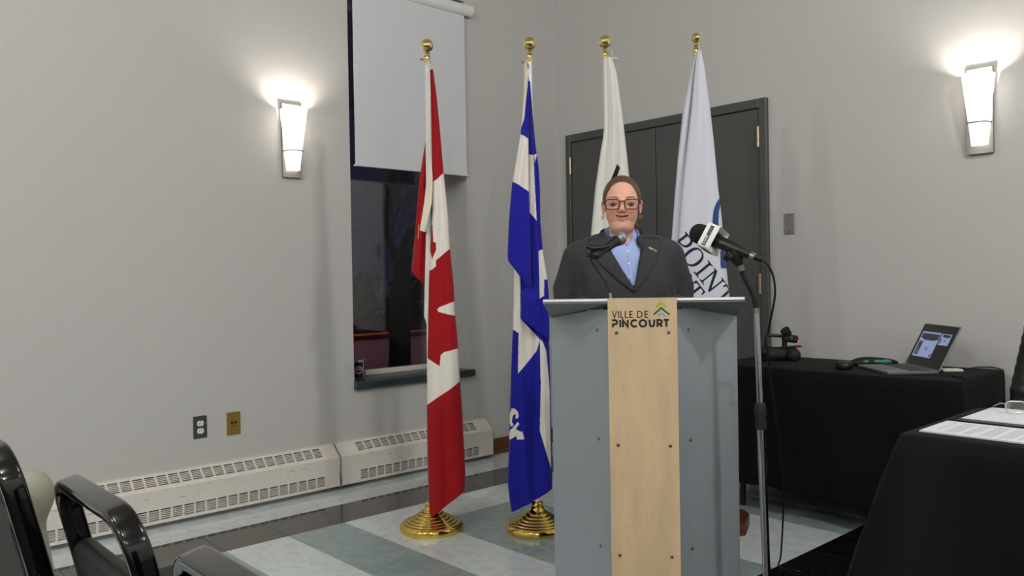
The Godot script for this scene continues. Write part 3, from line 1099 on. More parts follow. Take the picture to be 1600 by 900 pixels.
func sconce(called_at: Vector3, turn: float, label: String) -> void:
	var t := thing("wall_sconce", label, "wall lamp", called_at, turn, "wall lamps")
	# origin: middle of the plate on the wall, z into the room
	obj("back_plate", box(Vector3(0, 0, 0.006), Vector3(0.114, 0.41, 0.012), 0.003), M.nickel, t)
	var rim := S()
	for s in [-1, 1]:
		bx(rim, Vector3(0.055 * s, 0, 0.016), Vector3(0.005, 0.41, 0.012), 0.001)
	bx(rim, Vector3(0, 0.203, 0.016), Vector3(0.11, 0.005, 0.012), 0.001)
	bx(rim, Vector3(0, -0.203, 0.016), Vector3(0.11, 0.005, 0.012), 0.001)
	obj("plate_rim", rim, M.nickel, t)
	var gm: StandardMaterial3D = M.get("shade_glow")
	if gm == null:
		gm = mat("shade_glow", Color(0.93, 0.93, 0.93), 0.35)
		gm.backlight_enabled = true
		gm.backlight = Color(1, 1, 1)
	var st := S()
	st.set_smooth_group(0)
	var rows := 16
	var sect := func(y: float) -> PackedVector3Array:
		var f := clampf((y + 0.165) / 0.335, 0, 1)
		var hw := lerpf(0.036, 0.068, pow(f, 1.1))
		var dp := lerpf(0.05, 0.105, pow(f, 1.1))
		var o := PackedVector3Array()
		for q in [Vector2(-1, 0.0), Vector2(-0.96, 0.45), Vector2(-0.78, 0.85), Vector2(-0.55, 0.97), Vector2(0, 1.0), Vector2(0.55, 0.97), Vector2(0.78, 0.85), Vector2(0.96, 0.45), Vector2(1, 0.0)]:
			o.append(Vector3(q.x * hw, y, 0.014 + q.y * dp))
		return o
	for i in rows:
		var a: PackedVector3Array = sect.call(lerpf(-0.165, 0.17, float(i) / rows))
		var b: PackedVector3Array = sect.call(lerpf(-0.165, 0.17, float(i + 1) / rows))
		for k in a.size() - 1:
			quad(st, a[k], b[k], b[k + 1], a[k + 1])
	var bt: PackedVector3Array = sect.call(-0.165)
	st.set_smooth_group(1)
	for k in bt.size() - 1:
		tri(st, Vector3(0, -0.165, 0.014), bt[k], bt[k + 1])
	obj("glass_shade", st, gm, t)
	var bd: PackedVector3Array = sect.call(-0.06)
	var pts := []
	for p in bd:
		pts.append(Vector3(p.x * 1.1, p.y, p.z + 0.004))
	pts[0].z = 0.01
	pts[-1].z = 0.01
	var bs := S()
	tube(bs, pts, 0.004, 8)
	obj("band", bs, M.nickel, t)
	var bulb := SphereMesh.new()
	bulb.radius = 0.022
	bulb.height = 0.06
	bulb.radial_segments = 20
	bulb.rings = 10
	var bm: StandardMaterial3D = M.get("bulb_glow")
	if bm == null:
		bm = mat("bulb_glow", Color.WHITE, 0.4)
		bm.emission_enabled = true
		bm.emission = Color(1.0, 0.93, 0.84)
		bm.emission_energy_multiplier = 4.0
	put("bulb", bulb, bm, t).position = Vector3(0, 0.115, 0.062)
	var l := OmniLight3D.new()
	l.name = "sconce_light"
	l.light_energy = 0.38
	l.light_color = Color(1.0, 0.95, 0.89)
	l.light_size = 0.03
	l.omni_range = 15
	l.omni_attenuation = 2.0
	l.shadow_enabled = true
	l.position = Vector3(0, 0.115, 0.062)
	t.add_child(l)

func wall_fittings() -> void:
	sconce(Vector3(0, 1.997, 2.145), PI / 2, "lit nickel wall sconce on the wall left of the window")
	sconce(Vector3(2.863, 1.97, 0), 0.0, "lit nickel wall sconce on the wall right of the doors")
	# duplex outlet
	var o := thing("wall_outlet", "grey steel outlet plate with two white sockets above the heater", "outlet", Vector3(0, 0.457, 2.69), PI / 2)
	obj("plate", box(Vector3(0, 0, 0.003), Vector3(0.072, 0.116, 0.006), 0.0025), M.plate_steel, o)
	for s in [-1, 1]:
		var st := S()
		prism(st, shift(round_rect(0.034, 0.028, 0.011), Vector2(0, 0.0195 * s)), 0.003, 0.0085)
		var sk := obj("socket", st, M.socket_white, o)
		var hs := S()
		for x in [-0.0065, 0.0065]:
			bx(hs, Vector3(x, 0.0195 * s - 0.002, 0.0086), Vector3(0.0022, 0.009, 0.001))
		tube(hs, [Vector3(0, 0.0195 * s + 0.008, 0.008), Vector3(0, 0.0195 * s + 0.008, 0.0092)], 0.0026, 10)
		obj("slot", hs, M.slot_black, sk)
	var g := thing("data_plate", "gold wall plate with two data jacks right of the outlet", "wall plate", Vector3(0, 0.453, 2.51), PI / 2)
	obj("plate", box(Vector3(0, 0, 0.003), Vector3(0.076, 0.122, 0.006), 0.002), M.plate_gold, g)
	for s in [-1, 1]:
		var j := obj("jack", box(Vector3(0.0095 * s, 0.006, 0.0045), Vector3(0.0165, 0.02, 0.005), 0.001), M.plate_gold, g)
		obj("jack_hole", box(Vector3(0.0095 * s, 0.006, 0.0069), Vector3(0.0125, 0.0135, 0.0006)), M.slot_black, j)
		obj("jack_label", box(Vector3(0.0095 * s, -0.0125, 0.0062), Vector3(0.008, 0.006, 0.0006)), M.black_plastic, g)
	var b := thing("blank_plate", "blank silver wall plate with two screws right of the doors", "wall plate", Vector3(1.857, 1.49, 0))
	obj("plate", box(Vector3(0, 0, 0.004), Vector3(0.066, 0.118, 0.008), 0.003), M.plate_silver, b)
	for s in [-1, 1]:
		obj("screw", tb([Vector3(0, 0.045 * s, 0.007), Vector3(0, 0.045 * s, 0.0095)], 0.004, 10), M.black_plastic, b)

# ---------------------------------------------------------------- flags
func flag_stand(t: Node3D, top: Vector3, brass_base: bool, ball: float) -> void:
	if brass_base:
		var pr := pv([0.0, 0.0, 0.150, 0.0, 0.152, 0.006, 0.152, 0.024, 0.148, 0.030])
		var rr := 0.142
		var yy := 0.032
		for i in 6:   # stepped rings
			pr.append_array(pv([rr, yy + 0.004, rr - 0.006, yy + 0.0085, rr - 0.013, yy + 0.0065]))
			rr -= 0.0175
			yy += 0.0075 + i * 0.0012
		pr.append_array(pv([0.032, yy + 0.012, 0.026, yy + 0.026, 0.024, 0.112, 0.027, 0.116, 0.027, 0.135, 0.018, 0.138, 0.0, 0.138]))
		obj("base", lt(pr, 56), M.brass, t)
	else:
		var b := S()
		lathe(b, pv([0.0, 0.0, 0.215, 0.0, 0.215, 0.055, 0.19, 0.075, 0.06, 0.09, 0.04, 0.13, 0.0, 0.13]), 8, Vector3.ZERO, Basis(), true)
		obj("base", b, M.stand_wood, t)
	obj("pole", tb([Vector3(0, 0.1, 0), top + Vector3(0, -0.07, 0)], 0.0115, 16), M.pole_white, t)
	var f := S()
	var tp := top
	var cy := Basis()
	lathe(f, pv([0.0, -0.085, 0.0155, -0.085, 0.0165, -0.075, 0.0145, -0.07, 0.0145, -0.058, 0.0165, -0.054, 0.012, -0.046, 0.010, -0.04, 0.014, -0.034, 0.0, -0.034]), 24, tp, cy, true)
	var bp := PackedVector2Array()
	for i in 25:
		var a := -PI / 2 + PI * i / 24
		bp.append(Vector2(cos(a) * ball, sin(a) * ball))
	lathe(f, bp, 32, tp)
	obj("finial", f, M.brass_pale, t)

func flags() -> void:
	var RED := Color(0.60, 0.01, 0.06)
	var WHITE := Color(0.88, 0.86, 0.83)
	var BLUE := Color(0.06, 0.08, 0.58)
	var grp := "flags on floor stands behind the lectern"
	# --- red and white maple leaf flag
	var t := thing("flag", "red and white maple leaf flag hanging on a brass floor stand", "flag", Vector3(1.0700, 0.0000, 2.0000), YAW, grp)
	var tops := pv([0.0195, 2.3255])
	flag_stand(t, Vector3(tops[0].x, tops[0].y, 0), true, 0.031)
	var cl := fold(t, "cloth", pv([0.0356, 2.1998, 0.0365, 2.0836, 0.0368, 1.9305, 0.0365, 1.7467, 0.0357, 1.5319, 0.0243, 1.4093, 0.0111, 1.1944, 0.0041, 0.9791, -0.0018, 0.8252, -0.0093, 0.5786, -0.0108, 0.3316, -0.0064, 0.0656]), pv([0.0509, 2.1996, 0.0641, 2.0831, 0.0767, 1.9298, 0.0912, 1.7151, 0.1089, 1.5000, 0.1153, 1.3463, 0.1305, 1.1616, 0.1343, 1.0323, 0.1407, 0.9614, 0.1455, 0.8843, 0.1530, 0.6992, 0.1620, 0.5140, 0.1700, 0.2667, 0.1656, 0.1957]), 0.035, 0.035, [[0.2, 0.006, 0.12, 0.1], [0.55, -0.007, 0.12, -0.1], [0.8, 0.006, 0.12, 0.05]], WHITE, [
		[RED, pv([0.0206, 2.2215, 0.1187, 2.2198, 0.1096, 1.7117, 0.0911, 1.7089, 0.0599, 1.6788, 0.0412, 1.6669, -0.0140, 1.6678])],
		[RED, pv([0.0031, 1.4312, 0.0345, 1.4644, 0.0382, 1.3814, 0.0514, 1.3781, 0.0507, 1.3443, 0.0315, 1.3017, 0.0134, 1.3726])],
		[RED, pv([0.1958, 1.3757, 0.1154, 1.3494, 0.0499, 1.2952, 0.0494, 1.2675, 0.0275, 1.2495, -0.0218, 1.2442, -0.0291, 0.8472, 0.0045, 0.8291, 0.0586, 0.7949, 0.0633, 0.8457, 0.0789, 0.8608, 0.1454, 0.8763, 0.2026, 0.8895])],
		[WHITE, pv([0.1912, 1.1175, 0.1325, 1.1000, 0.0612, 1.0736, 0.0502, 1.0614, 0.0577, 1.0505, 0.1343, 1.0308, 0.1895, 1.0190])],
		[RED, pv([0.2156, 0.7537, 0.1515, 0.7187, 0.0972, 0.6786, 0.0396, 0.6426, -0.0057, 0.6094, -0.0648, 0.5796, -0.0756, -0.0075, 0.2020, -0.0123])],
	])
	var f2 := fold(t, "rear_fold", pv([0.0038, 1.8882, -0.0268, 1.7232, -0.0471, 1.5395, -0.0596, 1.4107, -0.0780, 1.2451]), pv([0.0146, 1.8880, 0.0115, 1.7226, 0.0082, 1.5385, 0.0028, 1.4097, -0.0031, 1.2561, -0.0147, 1.1795]), -0.03, 0.02, [[0.5, 0.006, 0.15]], RED, [])
	f2.set_meta("label", "red folded corner behind the pole")
	fold(t, "hoist_sleeve", pv([0.0272, 2.2428, 0.0269, 2.1449, 0.0223, 1.8082, 0.0139, 1.6857, -0.0021, 1.5633, -0.0244, 1.4378]), pv([0.0348, 2.2427, 0.0376, 2.1448, 0.0346, 1.8080, 0.0416, 1.6852, 0.0350, 1.5626, 0.0031, 1.4281]), 0.062, 0.006, [], Color(0.86, 0.84, 0.78), [])
	fold(t, "inner_fold", pv([-0.0001, 1.4220, -0.0107, 1.1794, -0.0136, 1.1025, -0.0165, 1.0287, -0.0049, 0.9916, -0.0093, 0.5786]), pv([0.0306, 1.4215, 0.0262, 1.1788, 0.0248, 1.1019, 0.0204, 1.0281, 0.0167, 0.9912, 0.0091, 0.5783]), 0.015, 0.02, [], WHITE, [])
	obj("cord", tb([Vector3(0.0, 2.26, 0.03), Vector3(0.02, 2.24, 0.03), Vector3(0.03, 2.2, 0.05)], 0.003, 6), M.rope, t)
	obj("toggle", tb([Vector3(-0.012, 2.255, 0.022), Vector3(0.033, 2.252, 0.022)], [0.005, 0.006], 10), M.wood_toggle, t)
	var e2 := pv([-0.0270, 1.4655, -0.0328, 1.3980])
	obj("cord_end", tb([Vector3(e2[0].x, e2[0].y, 0.066), Vector3(e2[1].x, e2[1].y, 0.066)], 0.0016, 6), M.rope, t)
	# --- blue and white flag with fleur-de-lis
	t = thing("flag", "blue flag with white cross and fleur-de-lis on a brass floor stand", "flag", Vector3(1.4410, 0.0000, 1.6490), YAW, grp)
	tops = pv([-0.0004, 2.3157])
	flag_stand(t, Vector3(tops[0].x, tops[0].y, 0), true, 0.030)
	fold(t, "cloth", pv([-0.0277, 2.2071, -0.0293, 2.1284, -0.0360, 2.0072, -0.0504, 1.8740, -0.0872, 1.6742, -0.0938, 1.6440, -0.1120, 1.4740, -0.1209, 1.3099, -0.1183, 1.2855]), pv([-0.0174, 2.2069, -0.0066, 2.1280, -0.0101, 2.0068, -0.0143, 1.8521, -0.0152, 1.6183, -0.0146, 1.4724, -0.0133, 1.3689, -0.0133, 1.1862, -0.0170, 1.1497]), 0.07, 0.022, [[0.35, 0.008, 0.12], [0.7, -0.006, 0.1]], BLUE, [
		[WHITE, pv([-0.0903, 1.8534, -0.0716, 1.8774, -0.0504, 1.8755, -0.0143, 1.8521, 0.0311, 1.8362, 0.0270, 1.5902, -0.0154, 1.6062, -0.0891, 1.6530, -0.1240, 1.6627])],
		[Color(0.87, 0.84, 0.77), pv([-0.0534, 2.2348, -0.0172, 2.2191, -0.0090, 2.1644, -0.0132, 2.0978, -0.0235, 2.0222, -0.0309, 1.9465, -0.0532, 1.8862, -0.0740, 1.9169])],
	])
	fold(t, "middle_fold", pv([-0.0126, 2.1281, -0.0122, 1.9765, -0.0127, 1.8521, -0.0152, 1.6183, -0.0146, 1.4724, -0.0133, 1.3689, -0.0152, 1.1680, -0.0598, 1.1383, -0.0650, 1.0164]), pv([-0.0005, 2.1279, 0.0090, 1.9670, 0.0202, 1.8242, 0.0324, 1.7329, 0.0381, 1.6174, 0.0371, 1.4715, 0.0420, 1.3984, 0.0469, 1.3253, 0.0661, 1.1970, 0.0709, 1.1238, 0.0719, 1.0019, 0.0704, 0.9104]), 0.035, 0.024, [[0.45, 0.012, 0.08], [0.75, -0.012, 0.06]], BLUE, [
		[WHITE, pv([-0.0304, 1.7947, -0.0124, 1.7853, 0.0088, 1.7789, 0.0116, 1.6725, 0.0189, 1.4718, -0.0139, 1.5119, -0.0409, 1.5367])],
		[WHITE, pv([0.0120, 1.7849, 0.0257, 1.7847, 0.0143, 1.7424])],
		[WHITE, pv([0.0257, 1.3317, 0.0502, 1.3404, 0.0493, 1.1943, 0.0480, 1.1181, 0.0249, 1.1063])],
		[WHITE, pv([0.0472, 1.3435, 0.0831, 1.3064, 0.0813, 1.1953, 0.0493, 1.1958])],
	])
	fold(t, "lower_fold", pv([-0.0915, 1.2485, -0.0925, 1.1876, -0.1025, 0.9591, -0.1069, 0.8829, -0.1159, 0.7151, -0.1228, 0.5778, -0.1283, 0.4341, -0.1394, 0.2323, -0.1317, 0.1494, -0.1235, 0.0880]), pv([0.0364, 1.2463, 0.0491, 1.0937, 0.0704, 0.9104, 0.0730, 0.6966, 0.0735, 0.5438, 0.0755, 0.3908, 0.0754, 0.2929, 0.0739, 0.1980]), 0.0, 0.03, [[0.3, 0.014, 0.09, 0.3], [0.62, -0.014, 0.08, -0.1], [0.85, 0.01, 0.06]], BLUE, [
		[WHITE, pv([-0.1308, 1.2644, -0.0608, 1.2632, -0.0650, 1.0134, 0.0188, 0.9204, 0.0247, 0.9081, 0.0085, 0.8565, -0.0475, 0.7903, -0.0817, 0.7512, -0.0754, 0.9434, -0.0965, 0.9575, -0.1359, 0.9688])],
		[WHITE, pv([0.0248, 0.9142, 0.0368, 0.9049, 0.0543, 0.8588, 0.0669, 0.6967, 0.0693, 0.2930, 0.0174, 0.4775, 0.0257, 0.6974])],
		[WHITE, pv([-0.1254, 0.5167, -0.1231, 0.5594, -0.1150, 0.5850, -0.0982, 0.5865, -0.0838, 0.5710, -0.0808, 0.5495, -0.0893, 0.5374, -0.0975, 0.5422, -0.0942, 0.5537, -0.1017, 0.5603, -0.1102, 0.5470, -0.1139, 0.5247, -0.1060, 0.5081, -0.1174, 0.4982])],
		[WHITE, pv([-0.1245, 0.4790, -0.0862, 0.5242, -0.0781, 0.5143, -0.1000, 0.4835, -0.0934, 0.4754, -0.1166, 0.4578, -0.1295, 0.4556])],
		[WHITE, pv([-0.0998, 0.4918, -0.0711, 0.4766, -0.0658, 0.4829, -0.0564, 0.4436, -0.0892, 0.4377, -0.0971, 0.4574, -0.1051, 0.4490, -0.1298, 0.4341, -0.1293, 0.4647])],
	])
	obj("cord", tb([Vector3(0.0, 2.24, 0.02), Vector3(-0.015, 2.22, 0.05), Vector3(-0.025, 2.19, 0.075)], 0.003, 6), M.rope, t)
	obj("toggle", tb([Vector3(-0.04, 2.225, 0.04), Vector3(-0.004, 2.2, 0.03)], [0.006, 0.006], 10), M.wood_toggle, t)
	# --- plain white flag with one black stroke
	t = thing("flag", "plain white flag with a black slash behind the speaker's head", "flag", Vector3(1.6076, 0.0000, 1.2980), YAW, grp)
	tops = pv([-0.0000, 2.3513])
	flag_stand(t, Vector3(tops[0].x, tops[0].y, 0), true, 0.031)
	fold(t, "cloth", pv([-0.0091, 2.2673, -0.0090, 2.1800, -0.0143, 1.9461, -0.0183, 1.8899, -0.0354, 1.7996, -0.0614, 1.6375, -0.0845, 1.4314, -0.1095, 1.1811, -0.1239, 0.6790, -0.1210, 0.0806]), pv([0.0283, 2.2604, 0.0402, 2.2259, 0.0521, 2.1852, 0.0757, 1.9945, 0.0945, 1.7974, 0.1025, 1.7066, 0.1263, 1.4278, 0.1470, 1.1454, 0.1649, 0.6741, 0.1688, 0.1072]), 0.035, 0.04, [[0.25, -0.02, 0.08, 0.25], [0.5, 0.015, 0.1, 0.1], [0.72, -0.016, 0.07, -0.1]], Color(0.84, 0.84, 0.82), [
		[Color(0.06, 0.06, 0.06), pv([0.0414, 1.7452, 0.0568, 1.7284, 0.0036, 1.5926, -0.0213, 1.5993])],
	])
	obj("toggle", tb([Vector3(0.0, 2.262, 0.03), Vector3(0.055, 2.258, 0.03)], [0.007, 0.007], 10), M.rope, t)
	obj("cord", tb([Vector3(0.005, 2.3, 0.015), Vector3(0.03, 2.3, 0.025), Vector3(0.033, 2.25, 0.035)], 0.003, 6), M.rope, t)
	# --- white flag with blue arc and dark lettering
	t = thing("flag", "white flag with a blue arc and dark slanted lettering right of the speaker", "flag", Vector3(1.9718, 0.0000, 1.0480), YAW, grp)
	tops = pv([-0.0061, 2.3333])
	flag_stand(t, Vector3(tops[0].x, tops[0].y, 0), false, 0.024)
	var NAVY := Color(0.09, 0.12, 0.19)
	var BL := Color(0.17, 0.27, 0.48)
	var txt := func(im: Image, lo: Vector2, hi: Vector2, res: float) -> void:
		var em := 41.5 * 3.9 / 1280.0 * res
		var d := Vector2(0.605, 0.796)
		var dn := Vector2(-0.796, 0.605)
		for l in [["POINT", -0.1857, 1.3404], ["RT", -0.1913, 1.1755]]:
			print_text(im, l[0], "Droid Serif", false, Transform2D(d * em, dn * em, Vector2((l[1] - lo.x) * res, (hi.y - l[2]) * res)), NAVY)
	fold(t, "cloth", pv([-0.0102, 2.2635, -0.0236, 2.1847, -0.0447, 1.9904, -0.0755, 1.7626, -0.0963, 1.6014, -0.1180, 1.3698, -0.1342, 1.1072, -0.1466, 0.6849, -0.1483, 0.1630]), pv([0.0049, 2.2572, 0.0203, 2.1840, 0.0421, 2.0042, 0.0597, 1.8273, 0.0778, 1.5984, 0.0833, 1.5617, 0.0912, 1.4700, 0.1107, 1.2315, 0.1226, 1.1028, 0.1319, 0.6801, 0.1280, 0.1890]), 0.045, 0.04, [[0.35, 0.008, 0.1, 0.1], [0.65, -0.008, 0.1]], Color(0.80, 0.815, 0.86), [
		[BL, pv([0.0866, 1.5738, 0.0586, 1.5377, 0.0459, 1.5044, 0.0407, 1.4617, 0.0416, 1.4220, 0.0502, 1.3791, 0.0618, 1.3423, 0.0736, 1.3115, 0.0756, 1.2336, 0.1520, 1.2323, 0.1528, 1.2918, 0.1011, 1.3111, 0.0804, 1.3603, 0.0705, 1.4093, 0.0695, 1.4521, 0.0733, 1.5008, 0.0861, 1.5433])],
	], txt)
	var rf := fold(t, "rear_fold", pv([-0.0133, 2.2575, -0.0357, 2.1849, -0.0752, 1.9910, -0.1030, 1.7630, -0.1185, 1.6017, -0.1394, 1.3702, -0.1586, 1.1077, -0.1711, 0.6853, -0.1665, 0.1787]), pv([-0.0012, 2.2573, 0.0008, 2.1843, -0.0051, 1.9898, -0.0237, 1.7617, -0.0352, 1.6003, -0.0508, 1.3686, -0.0669, 1.1061, -0.0732, 0.6836, -0.0745, 0.1771]), 0.0, 0.03, [[0.6, -0.02, 0.15]], Color(0.80, 0.815, 0.86), [])
	rf.set_meta("label", "rear fold beside the crease")
	obj("cord", tb([Vector3(0.0, 2.3, 0.015), Vector3(0.0, 2.27, 0.03), Vector3(0.0, 2.25, 0.03)], 0.003, 6), M.rope, t)

# ---------------------------------------------------------------- lectern
func lectern() -> void:
	var t := thing("lectern", "grey metal lectern with a birch board lettered for a town", "lectern", Vector3(2.5965, 0.0000, 2.2815), YAW - 0.157)
	var top := 1.133
	# birch board with print
	var bw := 0.109
	var st := S()
	st.set_smooth_group(-1)
	var c := [Vector3(-bw, 0.02, 0.014), Vector3(-bw, top, 0.014), Vector3(bw, top, 0.014), Vector3(bw, 0.02, 0.014)]
	var uv := [Vector2(0, 1), Vector2(0, 0), Vector2(1, 0), Vector2(1, 1)]
	for k in [0, 1, 2, 0, 2, 3]:
		st.set_uv(uv[k])
		st.add_vertex(c[k])
	var bd := obj("birch_board", st, M.birch_plywood, t)
	obj("board_edge", bc(Vector3(-bw, 0.02, 0.0), Vector3(bw, top, 0.0137)), M.birch_edge, bd)
	# lettering
	var z0 := 0.014
	var z1 := 0.0148
	var a := pv([-0.0951, 1.0696, -0.0956, 1.0388, 0.0867, 1.0398])
	st = S()
	var x := a[0].x
	var sc := 1.0
	var hh := 0.0225
	var word := "VILLE DE"
	var tmp := S()
	var w := 0.0
	for ch in word:
		w += hh * 0.30 if ch == " " else letter(tmp, ch, 0, 0, hh, 0.0022, 0, 0.001)
	var vw := pv([-0.0949, 1.0839, 0.0238, 1.0819])
	sc = (vw[1].x - vw[0].x) / w
	for ch in word:
		if ch == " ":
			x += hh * 0.30 * sc
		else:
			x += letter(st, ch, x, a[0].y, hh, 0.0030, z0, z1) * sc
	obj("lettering", st, M.ink_black, bd)
	st = S()
	word = "PINCOURT"
	hh = 0.0268
	w = 0.0
	for ch in word:
		w += letter(tmp, ch, 0, 0, hh, 0.0046, 0, 0.001)
	sc = (a[2].x - a[1].x) / w
	x = a[1].x
	for ch in word:
		x += letter(st, ch, x, a[1].y, hh, 0.0062, z0, z1) * sc
	obj("lettering", st, M.ink_black, bd)
	for q in [["ink_lime", pv([0.0436, 1.1041, 0.0592, 1.1171, 0.0753, 1.1035]), 0.0052], ["ink_green", pv([0.0361, 1.0796, 0.0599, 1.1007, 0.0852, 1.0788]), 0.005], ["ink_blue", pv([0.0493, 1.0743, 0.0601, 1.0833, 0.0718, 1.0739]), 0.0046]]:
		st = S()
		stroke(st, q[1], q[2], z0, z1)
		obj("chevron", st, M[q[0]], bd)
	# side panels swept back, tops following the sloped lid
	var slope := 0.25
	var under := func(z: float) -> float: return top - 0.016 + slope * z
	for s in [-1.0, 1.0]:
		var i0 := Vector3(0.128 * s, 0, -0.055)
		var o0 := Vector3(0.316 * s, 0, -0.205)
		var e := (o0 - i0)
		var nrm := Vector3(-e.z * s, 0, e.x * s).normalized() * (1.0 if true else 1.0)
		if nrm.z < 0:
			nrm = -nrm
		var pst := S()
		pst.set_smooth_group(-1)
		var q := [i0 + Vector3(0, 0.01, 0), i0 + Vector3(0, under.call(i0.z) - 0.004, 0), o0 + Vector3(0, under.call(o0.z) - 0.004, 0), o0 + Vector3(0, 0.01, 0)]
		var bk := -nrm * 0.004
		quad(pst, q[0], q[1], q[2], q[3])
		quad(pst, q[3] + bk, q[2] + bk, q[1] + bk, q[0] + bk)
		for k in 4:
			quad(pst, q[k], q[k] + bk, q[(k + 1) % 4] + bk, q[(k + 1) % 4])
		obj("side_panel", pst, M.aluminium_sheet, t)
		# return flange running back
		obj("side_return", bc(o0 + Vector3(-0.004 * s, 0.01, -0.12), o0 + Vector3(0, under.call(o0.z) - 0.03, -0.001)), M.aluminium_sheet, t)
		# joining strip with screws
		var d := e.normalized()
		var p0 := i0 - d * 0.035
		var p1 := i0 + d * 0.068
		var off := nrm * 0.006
		var ss := S()
		ss.set_smooth_group(-1)
		var yt := 1.094
		var r := [p0 + off + Vector3(0, 0.01, 0), p0 + off + Vector3(0, yt, 0), p1 + off + Vector3(0, yt, 0), p1 + off + Vector3(0, 0.01, 0)]
		quad(ss, r[0], r[1], r[2], r[3])
		for k in 4:
			quad(ss, r[k], r[k] - nrm * 0.006, r[(k + 1) % 4] - nrm * 0.006, r[(k + 1) % 4])
		var sp := obj("joining_strip", ss, M.aluminium_sheet, t)
		for y in [1.026, 0.667, 0.312]:
			var sp0: Vector3 = i0 + d * 0.022 + nrm * 0.006 + Vector3(0, y, 0)
			obj("screw", tb([sp0, sp0 + nrm * 0.003], [0.0058, 0.0042], 10), M.screw_steel, sp)
		for y in [1.022, 0.662, 0.308]:
			var b0 := Vector3(0.082 * s, y, 0.0138)
			obj("screw", tb([b0, b0 + Vector3(0, 0, 0.0025)], [0.006, 0.0045], 12), M.screw_steel, bd)
			obj("screw_socket", tb([b0 + Vector3(0, 0, 0.0024), b0 + Vector3(0, 0, 0.0028)], 0.0024, 6), M.slot_black, bd)
	obj("inner_frame", bc(Vector3(-0.1, 0.02, -0.04), Vector3(0.1, top - 0.03, -0.02)), M.black_plastic, t)
	# sloped lid
	var lb := Basis(Vector3.RIGHT, atan(slope) * -1.0)
	var ln := 0.34
	var lc := Vector3(0.0, top - 0.009, -0.002) + lb * Vector3(0, 0, -ln / 2)
	var lid := obj("lid", box(lc, Vector3(0.638, 0.014, ln), 0.001, lb), M.lid_grey, t)
	obj("lid_front_edge", box(Vector3(0, top - 0.0065, 0.0), Vector3(0.638, 0.011, 0.006), 0.002, lb), M.aluminium_edge, lid)
	obj("base_plate", bc(Vector3(-0.3, 0.0, -0.36), Vector3(0.3, 0.012, -0.02), 0.003), M.aluminium_sheet, t)
	obj("rear_post", bc(Vector3(-0.05, 0.012, -0.3), Vector3(0.05, 1.03, -0.25), 0.003), M.aluminium_sheet, t)

# ---------------------------------------------------------------- speaker
func lin(c: Color) -> Color:
	return c.srgb_to_linear()

